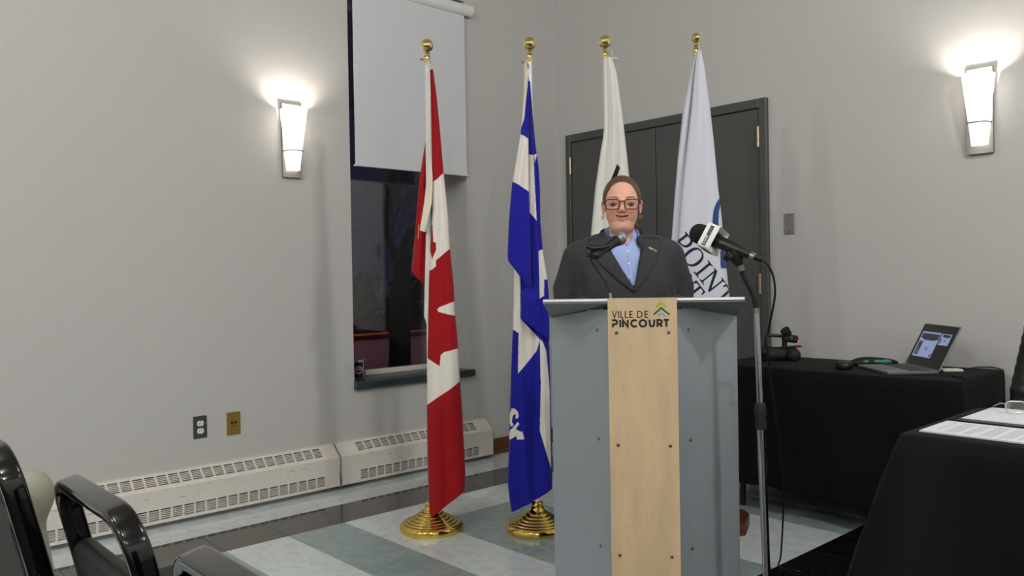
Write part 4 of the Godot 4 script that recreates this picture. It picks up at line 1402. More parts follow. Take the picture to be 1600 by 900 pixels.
func person() -> void:
	var t := thing("person", "person in charcoal blazer and blue shirt with red glasses speaking at the lectern", "person", Vector3(2.2161, 0.0000, 1.9097), YAW)
	var hc2 := pv([-0.0055, 1.4804])
	var hc := Vector3(hc2[0].x, hc2[0].y, 0.0)
	var hx := Transform3D(Basis(Vector3.UP, deg_to_rad(-7.0)) * Basis(Vector3.BACK, deg_to_rad(-1.0)), hc)
	var SKIN := Color(0.87, 0.66, 0.575)
	var sk := mat("skin", Color.WHITE, 0.5)
	sk.vertex_color_use_as_albedo = true
	sk.subsurf_scatter_enabled = true
	sk.subsurf_scatter_strength = 0.12
	var body := S()
	# head, in its own axes: eyes at y = 0, face towards +z
	var F := Field.new(Vector3(-0.1, -0.2, -0.12), Vector3(0.1, 0.122, 0.13), 0.0031)
	F.ell(Vector3(0, 0.022, -0.01), Vector3(0.0685, 0.085, 0.094), 0.02)
	F.ell(Vector3(0, -0.035, 0.028), Vector3(0.053, 0.066, 0.058), 0.024)
	F.ell(Vector3(0, -0.088, 0.056), Vector3(0.024, 0.019, 0.022), 0.022)
	F.both(Vector3(0.033, -0.028, 0.058), Vector3(0.030, -0.045, 0.054), 0.023, 0.020, 0.016)
	F.both(Vector3(0.041, -0.05, 0.012), Vector3(0.018, -0.088, 0.045), 0.013, 0.012, 0.024)
	F.ell(Vector3(0, -0.094, 0.012), Vector3(0.041, 0.022, 0.036), 0.02)
	F.cap(Vector3(0, -0.07, -0.034), Vector3(0, -0.195, -0.034), 0.047, 0.054, 0.022)
	F.both(Vector3(0.012, 0.013, 0.083), Vector3(0.046, 0.011, 0.064), 0.0075, 0.0075, 0.016)
	F.both(Vector3(0.032, -0.009, 0.107), Vector3(0.032, -0.009, 0.107), 0.02, 0.02, 0.014, Vector3(1.1, 0.62, 1.0), true)
	F.both(Vector3(0.025, -0.0095, 0.089), Vector3(0.0395, -0.0085, 0.0875), 0.0028, 0.0027, 0.003, Vector3(1, 1, 2.8), true)
	F.cap(Vector3(0, 0.002, 0.085), Vector3(0, -0.027, 0.102), 0.0072, 0.0105, 0.014)
	F.both(Vector3(0.0100, -0.0315, 0.094), Vector3(0.0100, -0.0315, 0.094), 0.0078, 0.0078, 0.008)
	F.both(Vector3(0.0, -0.0495, 0.0845), Vector3(0.021, -0.0475, 0.077), 0.0048, 0.0025, 0.01)
	F.both(Vector3(0.0, -0.0605, 0.083), Vector3(0.018, -0.0565, 0.077), 0.0052, 0.003, 0.01)
	F.both(Vector3(0.0, -0.0560, 0.092), Vector3(0.0235, -0.0500, 0.081), 0.0025, 0.0019, 0.003, Vector3(1, 1, 2.5), true)
	# ears
	F.both(Vector3(0.0725, 0.002, -0.006), Vector3(0.070, -0.03, 0.0), 0.015, 0.010, 0.008, Vector3(0.45, 1, 1))
	F.both(Vector3(0.082, -0.006, -0.002), Vector3(0.082, -0.014, 0.0), 0.008, 0.006, 0.004, Vector3(0.4, 1, 1), true)
	var face_tint := func(v: Vector3) -> Color:
		var c := SKIN
		var cheek := exp(-pow((absf(v.x) - 0.04) / 0.022, 2.0) - pow((v.y + 0.03) / 0.02, 2.0)) if v.z > 0.02 else 0.0
		c = c.lerp(Color(0.86, 0.53, 0.48), cheek * 0.5)
		var nose := exp(-pow(v.x / 0.014, 2.0) - pow((v.y + 0.027) / 0.012, 2.0)) if v.z > 0.085 else 0.0
		c = c.lerp(Color(0.86, 0.55, 0.50), nose * 0.4)
		var mouth := pow(v.x / 0.0235, 2.0) + pow((v.y + 0.0560 - v.x * v.x * 9.0) / 0.0085, 2.0)
		if v.z > 0.065 and mouth < 1.0:
			c = c.lerp(Color(0.78, 0.49, 0.46), clampf((1.0 - mouth) * 4.0, 0, 1))
			if absf(v.y + 0.0560 - absf(v.x) * 0.25) < 0.0028 and absf(v.x) < 0.023:
				c = Color(0.30, 0.13, 0.12)
		return lin(c)
	F.mesh(body, face_tint, hx)
	# trunk, arms and legs under the clothes
	var B := Field.new(Vector3(-0.32, 0.02, -0.16), Vector3(0.32, 1.36, 0.3), 0.016)
	B.cap(Vector3(-0.08, 1.2, -0.01), Vector3(0.08, 1.2, -0.01), 0.08, 0.08, 0.03, Vector3(1, 1.0, 0.7))
	B.cap(Vector3(0, 1.2, -0.01), Vector3(0, 0.9, 0), 0.09, 0.11, 0.04, Vector3(1, 1, 0.65))
	B.cap(Vector3(0, 1.35, -0.035), Vector3(0, 1.2, -0.02), 0.05, 0.07, 0.03)
	B.both(Vector3(0.12, 1.27, -0.02), Vector3(0.18, 1.265, -0.02), 0.04, 0.036, 0.02)
	B.both(Vector3(0.18, 1.265, -0.02), Vector3(0.224, 1.16, -0.037), 0.036, 0.034, 0.015)
	B.both(Vector3(0.224, 1.16, -0.037), Vector3(0.222, 1.045, -0.035), 0.034, 0.034, 0.01)
	B.both(Vector3(0.222, 1.045, -0.035), Vector3(0.17, 1.09, 0.2), 0.034, 0.024, 0.01)
	B.both(Vector3(0.085, 0.86, 0), Vector3(0.09, 0.46, 0.01), 0.085, 0.055, 0.03)
	B.both(Vector3(0.09, 0.46, 0.01), Vector3(0.095, 0.08, -0.01), 0.052, 0.036, 0.02)
	var plain_tint := func(_v: Vector3) -> Color: return lin(SKIN)
	B.mesh(body, plain_tint)
	# hands resting on the lid
	for s in [-1.0, 1.0]:
		var Hf := Field.new(Vector3(-0.07, -0.03, -0.05), Vector3(0.07, 0.05, 0.14), 0.004)
		Hf.cap(Vector3(0, 0.012, -0.03), Vector3(0, 0.006, 0.02), 0.024, 0.026, 0.015, Vector3(1, 0.8, 1))
		Hf.cap(Vector3(-0.018, 0.005, 0.0), Vector3(-0.024, 0.004, 0.05), 0.02, 0.014, 0.012, Vector3(1, 0.75, 1))
		Hf.cap(Vector3(0.018, 0.005, 0.0), Vector3(0.022, 0.004, 0.05), 0.02, 0.014, 0.012, Vector3(1, 0.75, 1))
		Hf.cap(Vector3(0.0, 0.005, 0.0), Vector3(0.0, 0.005, 0.05), 0.022, 0.015, 0.012, Vector3(1, 0.75, 1))
		for k in 4:
			var fx := -0.03 + 0.02 * k
			var fl: float = [0.052, 0.066, 0.070, 0.060][k]
			Hf.cap(Vector3(fx, 0.006, 0.05), Vector3(fx * 1.15, 0.011, 0.05 + fl * 0.5), 0.0092, 0.0085, 0.004)
			Hf.cap(Vector3(fx * 1.15, 0.011, 0.05 + fl * 0.5), Vector3(fx * 1.2, -0.006, 0.05 + fl), 0.0085, 0.0072, 0.003)
		Hf.cap(Vector3(0.026 * -s, 0.004, 0.0), Vector3(0.05 * -s, 0.0, 0.03), 0.013, 0.0105, 0.008)
		Hf.cap(Vector3(0.05 * -s, 0.0, 0.03), Vector3(0.056 * -s, -0.006, 0.058), 0.0105, 0.0085, 0.003)
		Hf.mesh(body, plain_tint, Transform3D(Basis(Vector3.RIGHT, -0.2) * Basis(Vector3.UP, -0.25 * s), Vector3(0.03 + 0.15 * s, 1.08, 0.23)))
	obj("body", body, sk, t)
	# hair pulled back
	var hm := mat("brown_hair", Color.WHITE, 0.5)
	hm.albedo_texture = noise_tex(256, 0.06, [Color(0.25, 0.165, 0.105), Color(0.43, 0.31, 0.215)], [0.3, 0.7], 3, 91)
	hm.uv1_triplanar = true
	hm.uv1_scale = Vector3(30, 6, 6)
	hm.heightmap_enabled = true
	hm.heightmap_texture = noise_tex(256, 0.06, [], [], 3, 92)
	hm.heightmap_scale = 0.12
	var Hr := Field.new(Vector3(-0.1, -0.1, -0.17), Vector3(0.1, 0.135, 0.12), 0.004)
	Hr.ell(Vector3(0, 0.022, -0.012), Vector3(0.0738, 0.0895, 0.0985), 0.02)
	Hr.keep(func(p: Vector3) -> float:
		if p.y < 0.0:
			return p.z + 0.004
		return (1.0 - sqrt(pow(p.x / 0.0635, 2.0) + pow(p.y / 0.079, 2.0))) * 0.06 if p.z > 0.0 else minf(-0.004, p.z))
	Hr.ell(Vector3(0, 0.0, -0.115), Vector3(0.035, 0.038, 0.03), 0.015)
	Hr.cap(Vector3(0.03, -0.03, -0.09), Vector3(0.06, -0.085, -0.05), 0.016, 0.007, 0.01)
	var hst := S()
	Hr.mesh(hst, null, hx)
	obj("hair", hst, hm, t)
	# eyes, brows
	var ew := mat("eye_white", Color(0.45, 0.37, 0.33), 0.5)
	var ei := mat("eye_iris", Color(0.07, 0.05, 0.04), 0.5)
	for s in [-1.0, 1.0]:
		var es := S()
		var pr := PackedVector2Array()
		for i in 13:
			var a := -PI / 2 + PI * i / 12
			pr.append(Vector2(cos(a), sin(a)) * 0.0122)
		lathe(es, pr, 20, hx * Vector3(0.0325 * s, -0.009, 0.0708))
		var eo := obj("eye", es, ew, t)
		var fwd := hx.basis * Vector3(0.0, 0, 1)
		obj("iris", tb([hx * Vector3(0.032 * s, -0.009, 0.0708) + fwd * 0.0105, hx * Vector3(0.032 * s, -0.009, 0.0708) + fwd * 0.0126], [0.0072, 0.0055], 14), ei, eo)
		var lid := S()
		var lp := []
		for i in 9:
			var f := i / 8.0
			lp.append(hx * Vector3(s * lerpf(0.020, 0.046, f), -0.0076 + 0.0027 * sin(f * PI), 0.081 - 0.005 * f + 0.0025 * sin(f * PI)))
		tube(lid, lp, 0.0021, 8)
		var lm := mat("eyelash", Color(0.20, 0.13, 0.10), 0.6)
		obj("eyelid", lid, lm, t)
		var br := S()
		var bp := []
		for i in 9:
			var f := i / 8.0
			bp.append(hx * Vector3(s * lerpf(0.014, 0.050, f), 0.0165 + 0.004 * sin(f * PI * 0.8), 0.0925 - 0.024 * f * f))
		tube(br, bp, [0.001, 0.0015, 0.0017, 0.0017, 0.0016, 0.0015, 0.0013, 0.001, 0.0006], 6)
		obj("eyebrow", br, mat("brow_hair", Color(0.52, 0.37, 0.28), 0.8), t)
	# glasses
	var gm := mat("glasses_frame", Color(0.24, 0.05, 0.08), 0.3)
	var gl := mat("glasses_lens", Color(0.02, 0.02, 0.02, 0.02), 0.02)
	gl.transparency = BaseMaterial3D.TRANSPARENCY_ALPHA
	var gs := Node3D.new()
	gs.name = "glasses"
	t.add_child(gs)
	gs.set_meta("label", "dark red framed glasses")
	var fs := S()
	for s in [-1.0, 1.0]:
		var ring := []
		for p in round_rect(0.053, 0.037, 0.012, 6):
			var wp := p
			if wp.y < 0:
				wp.x *= 0.92
			ring.append(hx * Vector3(0.0352 * s + wp.x, -0.0095 + wp.y, 0.106 - 0.07 * absf(0.0352 * s + wp.x) ** 1.35))
		tube(fs, ring, 0.0021, 8, PackedVector2Array(), Vector3.ZERO, true)
		var ls := S()
		var cc := Vector3.ZERO
		for p in ring:
			cc += p
		cc /= ring.size()
		for i in ring.size():
			tri(ls, cc, ring[i], ring[(i + 1) % ring.size()])
		obj("lens", ls, gl, gs)
		tube(fs, [hx * Vector3(0.060 * s, 0.004, 0.099), hx * Vector3(0.068 * s, 0.004, 0.088), hx * Vector3(0.073 * s, -0.001, 0.03), hx * Vector3(0.076 * s, -0.006, -0.01)], [0.0026, 0.0026, 0.002, 0.002], 8)
	tube(fs, [hx * Vector3(-0.0105, 0.0, 0.107), hx * Vector3(0, 0.0025, 0.109), hx * Vector3(0.0105, 0.0, 0.107)], 0.0023, 8)
	obj("frame", fs, gm, gs)
	# hoop earrings
	for s in [-1.0, 1.0]:
		var er := []
		for i in 20:
			var a := TAU * i / 20
			er.append(hx * Vector3((0.072 + 0.004 * cos(a)) * s, -0.05 + 0.0075 * sin(a), 0.004 + 0.006 * cos(a)))
		var es2 := S()
		tube(es2, er, 0.0016, 8, PackedVector2Array(), Vector3.ZERO, true)
		obj("earring", es2, M.brass, t)
	# shirt
	var shm := mat("blue_shirt", Color(0.60, 0.68, 0.87), 0.8)
	bump(shm, 256, 0.3, 30.0, 0.008)
	var Sh := Field.new(Vector3(-0.24, 0.86, -0.16), Vector3(0.24, 1.39, 0.22), 0.011)
	torso(Sh, -0.008)
	Sh.cap(Vector3(0.0, 1.345, -0.028), Vector3(0.0, 1.28, -0.01), 0.058, 0.075, 0.03)
	Sh.keep(func(p: Vector3) -> float: return (p.y - 1.312) * 0.62 - absf(p.x - 0.004) if p.z > 0.0 and p.y > 1.312 else -1.0)
	var ss := S()
	Sh.mesh(ss)
	var sh := obj("shirt", ss, shm, t)
	for s in [-1.0, 1.0]:
		obj("collar", collar(s, hc.x * 0.6, 0.1, 0.066, 0.08, 1.328, 1.406, 0.055, 0.03, 0.012), shm, sh)
	var wm := mat("button_white", Color(0.85, 0.86, 0.9), 0.3)
	for p in pv([0.0052, 1.2983, 0.0069, 1.2515, 0.0086, 1.1998]):
		var z := Sh.smooth_front(p.x, p.y)
		obj("button", tb([Vector3(p.x, p.y, z + 0.0), Vector3(p.x, p.y, z + 0.004)], [0.0055, 0.0048], 14), wm, sh)
	var pk := S()
	drape(pk, Sh, pv([-0.0006, 1.3205, 0.0104, 1.1579]), pv([0.0154, 1.3202, 0.0227, 1.1577]), 0.0012, 0.0015, 14, 4)
	obj("placket", pk, shm, sh)
	# blazer
	var jm := mat("charcoal_wool", Color(0.18, 0.185, 0.2), 0.9)
	bump(jm, 256, 0.3, 22.0, 0.02)
	jm.rim_enabled = true
	jm.rim = 0.2
	var J := Field.new(Vector3(-0.345, 0.7, -0.19), Vector3(0.345, 1.41, 0.28), 0.0115)
	torso(J, 0.006)
	J.both(Vector3(0.06, 1.335, -0.02), Vector3(0.165, 1.292, -0.015), 0.042, 0.05, 0.04)
	J.cap(Vector3(0.0, 1.37, -0.035), Vector3(0.0, 1.30, -0.03), 0.068, 0.085, 0.03)
	J.both(Vector3(0.18, 1.275, -0.02), Vector3(0.222, 1.16, -0.035), 0.057, 0.05, 0.022)
	J.both(Vector3(0.222, 1.16, -0.035), Vector3(0.222, 1.045, -0.035), 0.05, 0.052, 0.009)
	J.both(Vector3(0.222, 1.045, -0.035), Vector3(0.175, 1.09, 0.165), 0.054, 0.042, 0.025)
	# sleeve creases
	J.both(Vector3(0.182, 1.235, 0.062), Vector3(0.176, 1.15, 0.075), 0.012, 0.017, 0.014, Vector3.ONE, true)
	J.both(Vector3(0.176, 1.15, 0.075), Vector3(0.176, 1.07, 0.095), 0.017, 0.016, 0.014, Vector3.ONE, true)
	J.both(Vector3(0.20, 1.175, 0.035), Vector3(0.285, 1.14, 0.0), 0.008, 0.008, 0.014, Vector3.ONE, true)
	J.both(Vector3(0.20, 1.125, 0.045), Vector3(0.285, 1.105, 0.005), 0.009, 0.009, 0.014, Vector3.ONE, true)
	J.cap(Vector3(-0.04, 1.13, 0.155), Vector3(-0.13, 1.11, 0.125), 0.006, 0.006, 0.014, Vector3.ONE, true)
	var VL := pv([-0.0739, 1.4299, -0.0703, 1.3512, -0.0492, 1.2820, 0.0190, 1.1577])
	var VR := pv([0.0712, 1.4275, 0.0663, 1.3538, 0.0466, 1.2680, 0.0215, 1.1577])
	J.keep(func(p: Vector3) -> float:
		if p.z < 0.0 or p.y < VL[3].y:
			return -1.0
		var tt := clampf((VL[0].y - p.y) / (VL[0].y - VL[3].y), 0, 1)
		return minf(p.x - at_t(VL, tt).x, at_t(VR, tt).x - p.x))
	J.keep(func(p: Vector3) -> float: return Vector2(p.x - hc.x * 0.6, p.z + 0.02).length() * -1.0 + 0.067 if p.y > 1.33 else -1.0)
	var js := S()
	J.mesh(js)
	var jk := obj("blazer", js, jm, t)
	var J2 := Field.new(Vector3(-0.345, 0.7, -0.19), Vector3(0.345, 1.41, 0.28), 0.0115)
	torso(J2, 0.006)
	J2.both(Vector3(0.06, 1.335, -0.02), Vector3(0.165, 1.292, -0.015), 0.042, 0.05, 0.04)
	J2.cap(Vector3(0.0, 1.37, -0.035), Vector3(0.0, 1.30, -0.03), 0.068, 0.085, 0.03)
	for q in [[pv([-0.1392, 1.3475, -0.1326, 1.3031, -0.1039, 1.2485, -0.0433, 1.1908, 0.0175, 1.1430]), pv([-0.0752, 1.3513, -0.0683, 1.3192, -0.0468, 1.2770, -0.0182, 1.2224, 0.0202, 1.1577])], [pv([0.0650, 1.3489, 0.0621, 1.3170, 0.0491, 1.2729, 0.0360, 1.2214, 0.0202, 1.1577]), pv([0.1315, 1.3478, 0.1257, 1.2937, 0.0954, 1.2401, 0.0602, 1.1915, 0.0200, 1.1429])]]:
		var lp := S()
		drape(lp, J2, q[0], q[1], 0.005, 0.005, 26, 8)
		obj("lapel", lp, jm, jk)
	for s in [-1.0, 1.0]:
		obj("collar", collar(s, hc.x * 0.6, 0.62, 0.083, 0.108, 1.345, 1.398, 0.055, 0.05, 0.0), jm, jk)
	var bz := pv([0.0199, 1.1331])
	obj("button", tb([Vector3(bz[0].x, bz[0].y - 0.02, J2.smooth_front(bz[0].x, bz[0].y - 0.02)), Vector3(bz[0].x, bz[0].y - 0.02, J2.smooth_front(bz[0].x, bz[0].y - 0.02) + 0.005)], 0.009, 14), M.black_plastic, jk)
	var pin := pv([0.0829, 1.3105, 0.1134, 1.2939])
	var pz := J2.smooth_front(pin[0].x, pin[0].y) + 0.015
	var pm := mat("lapel_pin", Color(0.80, 0.74, 0.50), 0.35, 0.4)
	var ps := S()
	bx(ps, Vector3((pin[0].x + pin[1].x) / 2, (pin[0].y + pin[1].y) / 2, pz), Vector3((pin[1] - pin[0]).length(), 0.0065, 0.003), 0.001, Basis(Vector3.BACK, (pin[1] - pin[0]).angle()))
	obj("pin", ps, pm, jk)
	# trousers and shoes
	var tm := mat("dark_trousers", Color(0.06, 0.06, 0.07), 0.9)
	var P := Field.new(Vector3(-0.22, 0.05, -0.17), Vector3(0.22, 0.98, 0.17), 0.014)
	P.cap(Vector3(0, 0.93, 0), Vector3(0, 0.84, 0), 0.15, 0.165, 0.05, Vector3(1, 1, 0.75))
	P.both(Vector3(0.085, 0.84, 0), Vector3(0.092, 0.46, 0.01), 0.098, 0.072, 0.03)
	P.both(Vector3(0.092, 0.46, 0.01), Vector3(0.096, 0.09, -0.01), 0.07, 0.06, 0.02)
	var tst := S()
	P.mesh(tst)
	obj("trousers", tst, tm, t)
	for s in [-1.0, 1.0]:
		var Fo := Field.new(Vector3(-0.07, -0.02, -0.12), Vector3(0.07, 0.13, 0.2), 0.008)
		Fo.cap(Vector3(0, 0.05, -0.04), Vector3(0, 0.035, 0.12), 0.045, 0.036, 0.02, Vector3(1, 0.9, 1))
		Fo.cap(Vector3(0, 0.06, -0.03), Vector3(0, 0.11, -0.03), 0.042, 0.045, 0.02)
		Fo.keep(func(p: Vector3) -> float: return -p.y)
		var fst := S()
		Fo.mesh(fst, null, Transform3D(Basis(), Vector3(0.097 * s, 0.0, -0.01)))
		obj("shoe", fst, M.black_plastic, t)

func torso(F: Field, grow: float) -> void:
	F.cap(Vector3(-0.095, 1.235, -0.01), Vector3(0.095, 1.235, -0.01), 0.105 + grow, 0.105 + grow, 0.05, Vector3(1, 1.0, 0.85))
	F.both(Vector3(0.075, 1.165, 0.038), Vector3(0.07, 1.13, 0.038), 0.08 + grow, 0.08 + grow, 0.05)
	F.cap(Vector3(-0.072, 1.1, 0), Vector3(0.072, 1.1, 0), 0.113 + grow, 0.113 + grow, 0.05, Vector3(1, 1, 0.92))
	F.cap(Vector3(-0.06, 0.98, 0.0), Vector3(0.06, 0.98, 0.0), 0.13 + grow, 0.13 + grow, 0.06, Vector3(1, 1, 0.85))
	F.cap(Vector3(-0.07, 0.86, 0.0), Vector3(0.07, 0.86, 0.0), 0.135 + grow, 0.135 + grow, 0.06, Vector3(1, 1, 0.8))

func collar(s: float, cx: float, a0: float, r0: float, r1: float, yf: float, yb: float, df: float, db: float, tip: float) -> SurfaceTool:
	var cs := S()
	var rows := []
	for i in 19:
		var f := i / 18.0
		var a := lerpf(a0, PI, f) * s
		var yt := lerpf(yf, yb, pow((1 - cos(a)) / 2, 0.8))
		var n := Vector3(sin(a), 0, cos(a))
		var c := Vector3(cx, yt, -0.022)
		var e := clampf(1 - f * 3.2, 0, 1)
		var top := c + n * r0
		var low := c + n * r1 + Vector3(tip * s * e, -lerpf(db, df, e), 0.012 * e)
		var inn := c + n * (r0 - 0.006) + Vector3(0, -0.03, 0)
		rows.append([inn, top - n * 0.003 + Vector3(0, 0.001, 0), top + Vector3(0, 0.0015, 0), top.lerp(low, 0.5) + n * 0.004, low, low.lerp(inn, 0.3) - Vector3(0, 0.002, 0)])
	for i in 18:
		for k in 5:
			quad(cs, rows[i][k], rows[i][k + 1], rows[i + 1][k + 1], rows[i + 1][k])
	for i in [0, 18]:
		for k in range(1, 4):
			tri(cs, rows[i][0], rows[i][k], rows[i][k + 1])
	return cs

# ---------------------------------------------------------------- microphones
func smooth_path(p: Array, n := 6) -> Array:
	var o := []
	for i in p.size() - 1:
		var a: Vector3 = p[maxi(i - 1, 0)]
		var b: Vector3 = p[i]
		var c: Vector3 = p[i + 1]
		var d: Vector3 = p[mini(i + 2, p.size() - 1)]
		for k in n:
			var t := float(k) / n
			o.append(b.cubic_interpolate(c, a, d, t))
	o.append(p[p.size() - 1])
	return o

func rel(p: Array, by: Vector3) -> Array:
	var o := []
	for q in p:
		o.append(q - by)
	return o

func along(a: Vector3, b: Vector3) -> Basis:   # y axis along a to b
	var y := (b - a).normalized()
	var x := y.cross(Vector3.UP).normalized()
	return Basis(x, y, x.cross(y))

func microphones() -> void:
	# gooseneck holder on the lectern
	var gp := [Vector3(2.4280, 1.0964, 2.2293), Vector3(2.4259, 1.1203, 2.2312), Vector3(2.4216, 1.1465, 2.2355), Vector3(2.4122, 1.1836, 2.2451), Vector3(2.3962, 1.2210, 2.2620), Vector3(2.3831, 1.2495, 2.2759), Vector3(2.3780, 1.2670, 2.2812), Vector3(2.3773, 1.2823, 2.2817)]
	var t := thing("gooseneck_holder", "thin black gooseneck with clip rising from the lectern lid", "mic holder", gp[0])
	var o: Vector3 = t.position
	obj("base", tb([Vector3(0, -0.008, 0), Vector3(0, 0.008, 0)], [0.03, 0.026], 20), M.black_plastic, t)
	obj("gooseneck", tb(rel(smooth_path(gp), o), 0.0032, 8), M.black_rubber, t)
	obj("collar", tb(rel([gp[1], gp[2]], o), 0.0048, 10), M.chrome, t)
	var k0 := [Vector3(2.4028, 1.2683, 2.3133), Vector3(2.4043, 1.2918, 2.3113), Vector3(2.4087, 1.3024, 2.3063)]
	obj("swivel", tb(rel(k0, o), [0.011, 0.014, 0.01], 12), M.black_plastic, t)
	var br := [Vector3(2.4025, 1.3044, 2.3279), Vector3(2.4168, 1.2977, 2.3123), Vector3(2.4456, 1.3012, 2.2807), Vector3(2.4529, 1.3074, 2.2727)]
	obj("clip", tb(rel(br, o), [0.007, 0.011, 0.008, 0.005], 10), M.black_plastic, t)
	# handheld microphone in the clip
	var a: Vector3 = [Vector3(2.4345, 1.2715, 2.3231)][0]
	var b: Vector3 = [Vector3(2.4052, 1.3333, 2.1614)][0]
	var m := thing("microphone", "black handheld microphone with silver grille at the speaker's chin", "microphone", a)
	var bs := along(a, b)
	var len := (b - a).length()
	var st := S()
	lathe(st, pv([0.0, -0.004, 0.012, -0.003, 0.0145, 0.004, 0.0145, 0.03, 0.0125, 0.034, 0.0125, 0.036, 0.0175, len - 0.028, 0.019, len - 0.024]), 24, Vector3.ZERO, bs)
	obj("body", st, M.black_plastic, m)
	st = S()
	lathe(st, pv([0.019, len - 0.024, 0.0215, len - 0.016, 0.0245, len - 0.004]), 24, Vector3.ZERO, bs)
	obj("neck_ring", st, M.plate_silver, m)
	st = S()
	lathe(st, pv([0.0245, len - 0.004, 0.0252, len + 0.002, 0.0245, len + 0.009, 0.021, len + 0.017, 0.014, len + 0.023, 0.0, len + 0.026]), 24, Vector3.ZERO, bs)
	obj("grille", st, M.mic_grille, m)
	# broadcast microphone on a floor stand
	var top := [Vector3(2.8536, 1.0892, 2.0305), Vector3(2.8602, 0.8128, 2.0278), Vector3(2.8651, 0.6502, 2.0251), Vector3(2.8780, -0.0000, 2.0216)]
	var fo: Vector3 = top[3]
	fo.y = 0.0
	var s := thing("mic_stand", "chrome microphone floor stand with black gooseneck right of the lectern", "mic stand", fo)
	obj("base", lt(pv([0.0, 0.0, 0.1, 0.0, 0.1, 0.014, 0.09, 0.022, 0.02, 0.034, 0.016, 0.06, 0.0, 0.06]), 36), M.black_plastic, s)
	var mid: Vector3 = top[1].lerp(top[2], 0.35)
	obj("lower_tube", tb(rel([fo + Vector3(0, 0.03, 0), mid], fo), 0.0125, 18), M.chrome, s)
	obj("upper_tube", tb(rel([mid, top[0]], fo), 0.0095, 18), M.chrome, s)
	var cd: Vector3 = (top[0] - fo).normalized()
	obj("clutch", tb(rel([mid - cd * 0.045, mid - cd * 0.03, mid - cd * 0.005, mid + cd * 0.005, mid + cd * 0.03, mid + cd * 0.038], fo), [0.0165, 0.018, 0.016, 0.019, 0.017, 0.014], 18), M.black_rubber, s)
	obj("thread_ring", tb(rel([top[0] - cd * 0.012, top[0] + cd * 0.006], fo), 0.0105, 16), M.plate_silver, s)
	var gn := [Vector3(2.8536, 1.0892, 2.0305), Vector3(2.8517, 1.1177, 2.0322), Vector3(2.8449, 1.1463, 2.0391), Vector3(2.8354, 1.1750, 2.0491), Vector3(2.8273, 1.1995, 2.0576), Vector3(2.8225, 1.2179, 2.0624)]
	obj("gooseneck", tb(rel(smooth_path(gn), fo), 0.0088, 14), M.black_rubber, s)
	var cl := [Vector3(2.8287, 1.2138, 2.0706), Vector3(2.8253, 1.2301, 2.0740)]
	obj("neck_collar", tb(rel(cl, fo), 0.010, 14), M.plate_silver, s)
	var cb := [Vector3(2.8274, 1.2321, 2.0791), Vector3(2.8193, 1.2605, 2.0875), Vector3(2.8126, 1.2809, 2.0945)]
	obj("clip", tb(rel(cb, fo), [0.012, 0.0235, 0.021], 14), M.black_rubber, s)
	obj("clip_knob", tb(rel([Vector3(2.8004, 1.2650, 2.1156), Vector3(2.8099, 1.2547, 2.1054)], fo), 0.016, 12), M.black_rubber, s)
	# the microphone itself
	var pl: Vector3 = [Vector3(2.9150, 1.2417, 2.0794)][0]
	var hd: Vector3 = [Vector3(2.7038, 1.3327, 2.1016)][0]
	var bm := thing("broadcast_microphone", "black foam broadcast microphone with white logo cube", "microphone", pl)
	var ax := (hd - pl).normalized()
	var L := (hd - pl).length()
	var toc := (Vector3(4.25, 1.2, 4.355) - pl).normalized()
	var fz := (toc - ax * toc.dot(ax)).normalized()
	fz = fz.rotated(ax, deg_to_rad(8.0))
	var fx := ax.cross(fz).normalized()
	var fb := Basis(fx, ax, fz)
	st = S()
	lathe(st, pv([0.0, 0.008, 0.0075, 0.01, 0.009, 0.03, 0.011, 0.034, 0.011, 0.036]), 18, Vector3.ZERO, fb)
	obj("plug", st, M.black_rubber, bm)
	st = S()
	lathe(st, pv([0.0112, 0.034, 0.0118, 0.036, 0.0118, 0.046, 0.0112, 0.05]), 18, Vector3.ZERO, fb)
	obj("plug_ring", st, M.plate_silver, bm)
	st = S()
	lathe(st, pv([0.0115, 0.05, 0.013, 0.056, 0.0185, 0.085, 0.0205, 0.12, 0.021, L - 0.05]), 22, Vector3.ZERO, fb)
	obj("handle", st, M.black_plastic, bm)
	st = S()
	var cube := L - 0.043
	# hollow four-sided sleeve
	var hw := 0.042
	var rr := round_rect(hw * 2, hw * 2, 0.009, 4)
	var fc := S()
	fc.set_smooth_group(0)
	for i in rr.size():
		var p := rr[i]
		var q := rr[(i + 1) % rr.size()]
		var y0 := cube - 0.022
		var y1 := cube + 0.022
		quad(fc, fb * Vector3(p.x, y0, p.y), fb * Vector3(p.x, y1, p.y), fb * Vector3(q.x, y1, q.y), fb * Vector3(q.x, y0, q.y))
		fc.set_smooth_group(1)
		for yy in [y0, y1]:
			var ip := p * 0.62
			var iq := q * 0.62
			var sink := 0.007 if yy == y0 else -0.007
			quad(fc, fb * Vector3(p.x, yy, p.y), fb * Vector3(q.x, yy, q.y), fb * Vector3(iq.x, yy + sink, iq.y), fb * Vector3(ip.x, yy + sink, ip.y))
		fc.set_smooth_group(0)
	var cubeo := obj("logo_cube", fc, M.mic_flag_white, bm)
	var im := Image.create(256, 48, false, Image.FORMAT_RGB8)
	im.fill(Color(0.05, 0.05, 0.055))
	print_text(im, "CSUR", "Droid Sans", true, Transform2D(Vector2(46, 0), Vector2(0, 46), Vector2(16, 42)), Color(0.85, 0.85, 0.88))
	print_text(im, "la télé", "Droid Sans", false, Transform2D(Vector2(28, 0), Vector2(0, 28), Vector2(158, 36)), Color(0.5, 0.5, 0.52))
	var lm := mat("logo_label", Color.WHITE, 0.4)
	lm.albedo_texture = ImageTexture.create_from_image(im)
	var ls := S()
	ls.set_smooth_group(-1)
	var e := [Vector2(-0.034, -0.0068), Vector2(-0.034, 0.0068), Vector2(0.034, 0.0068), Vector2(0.034, -0.0068)]
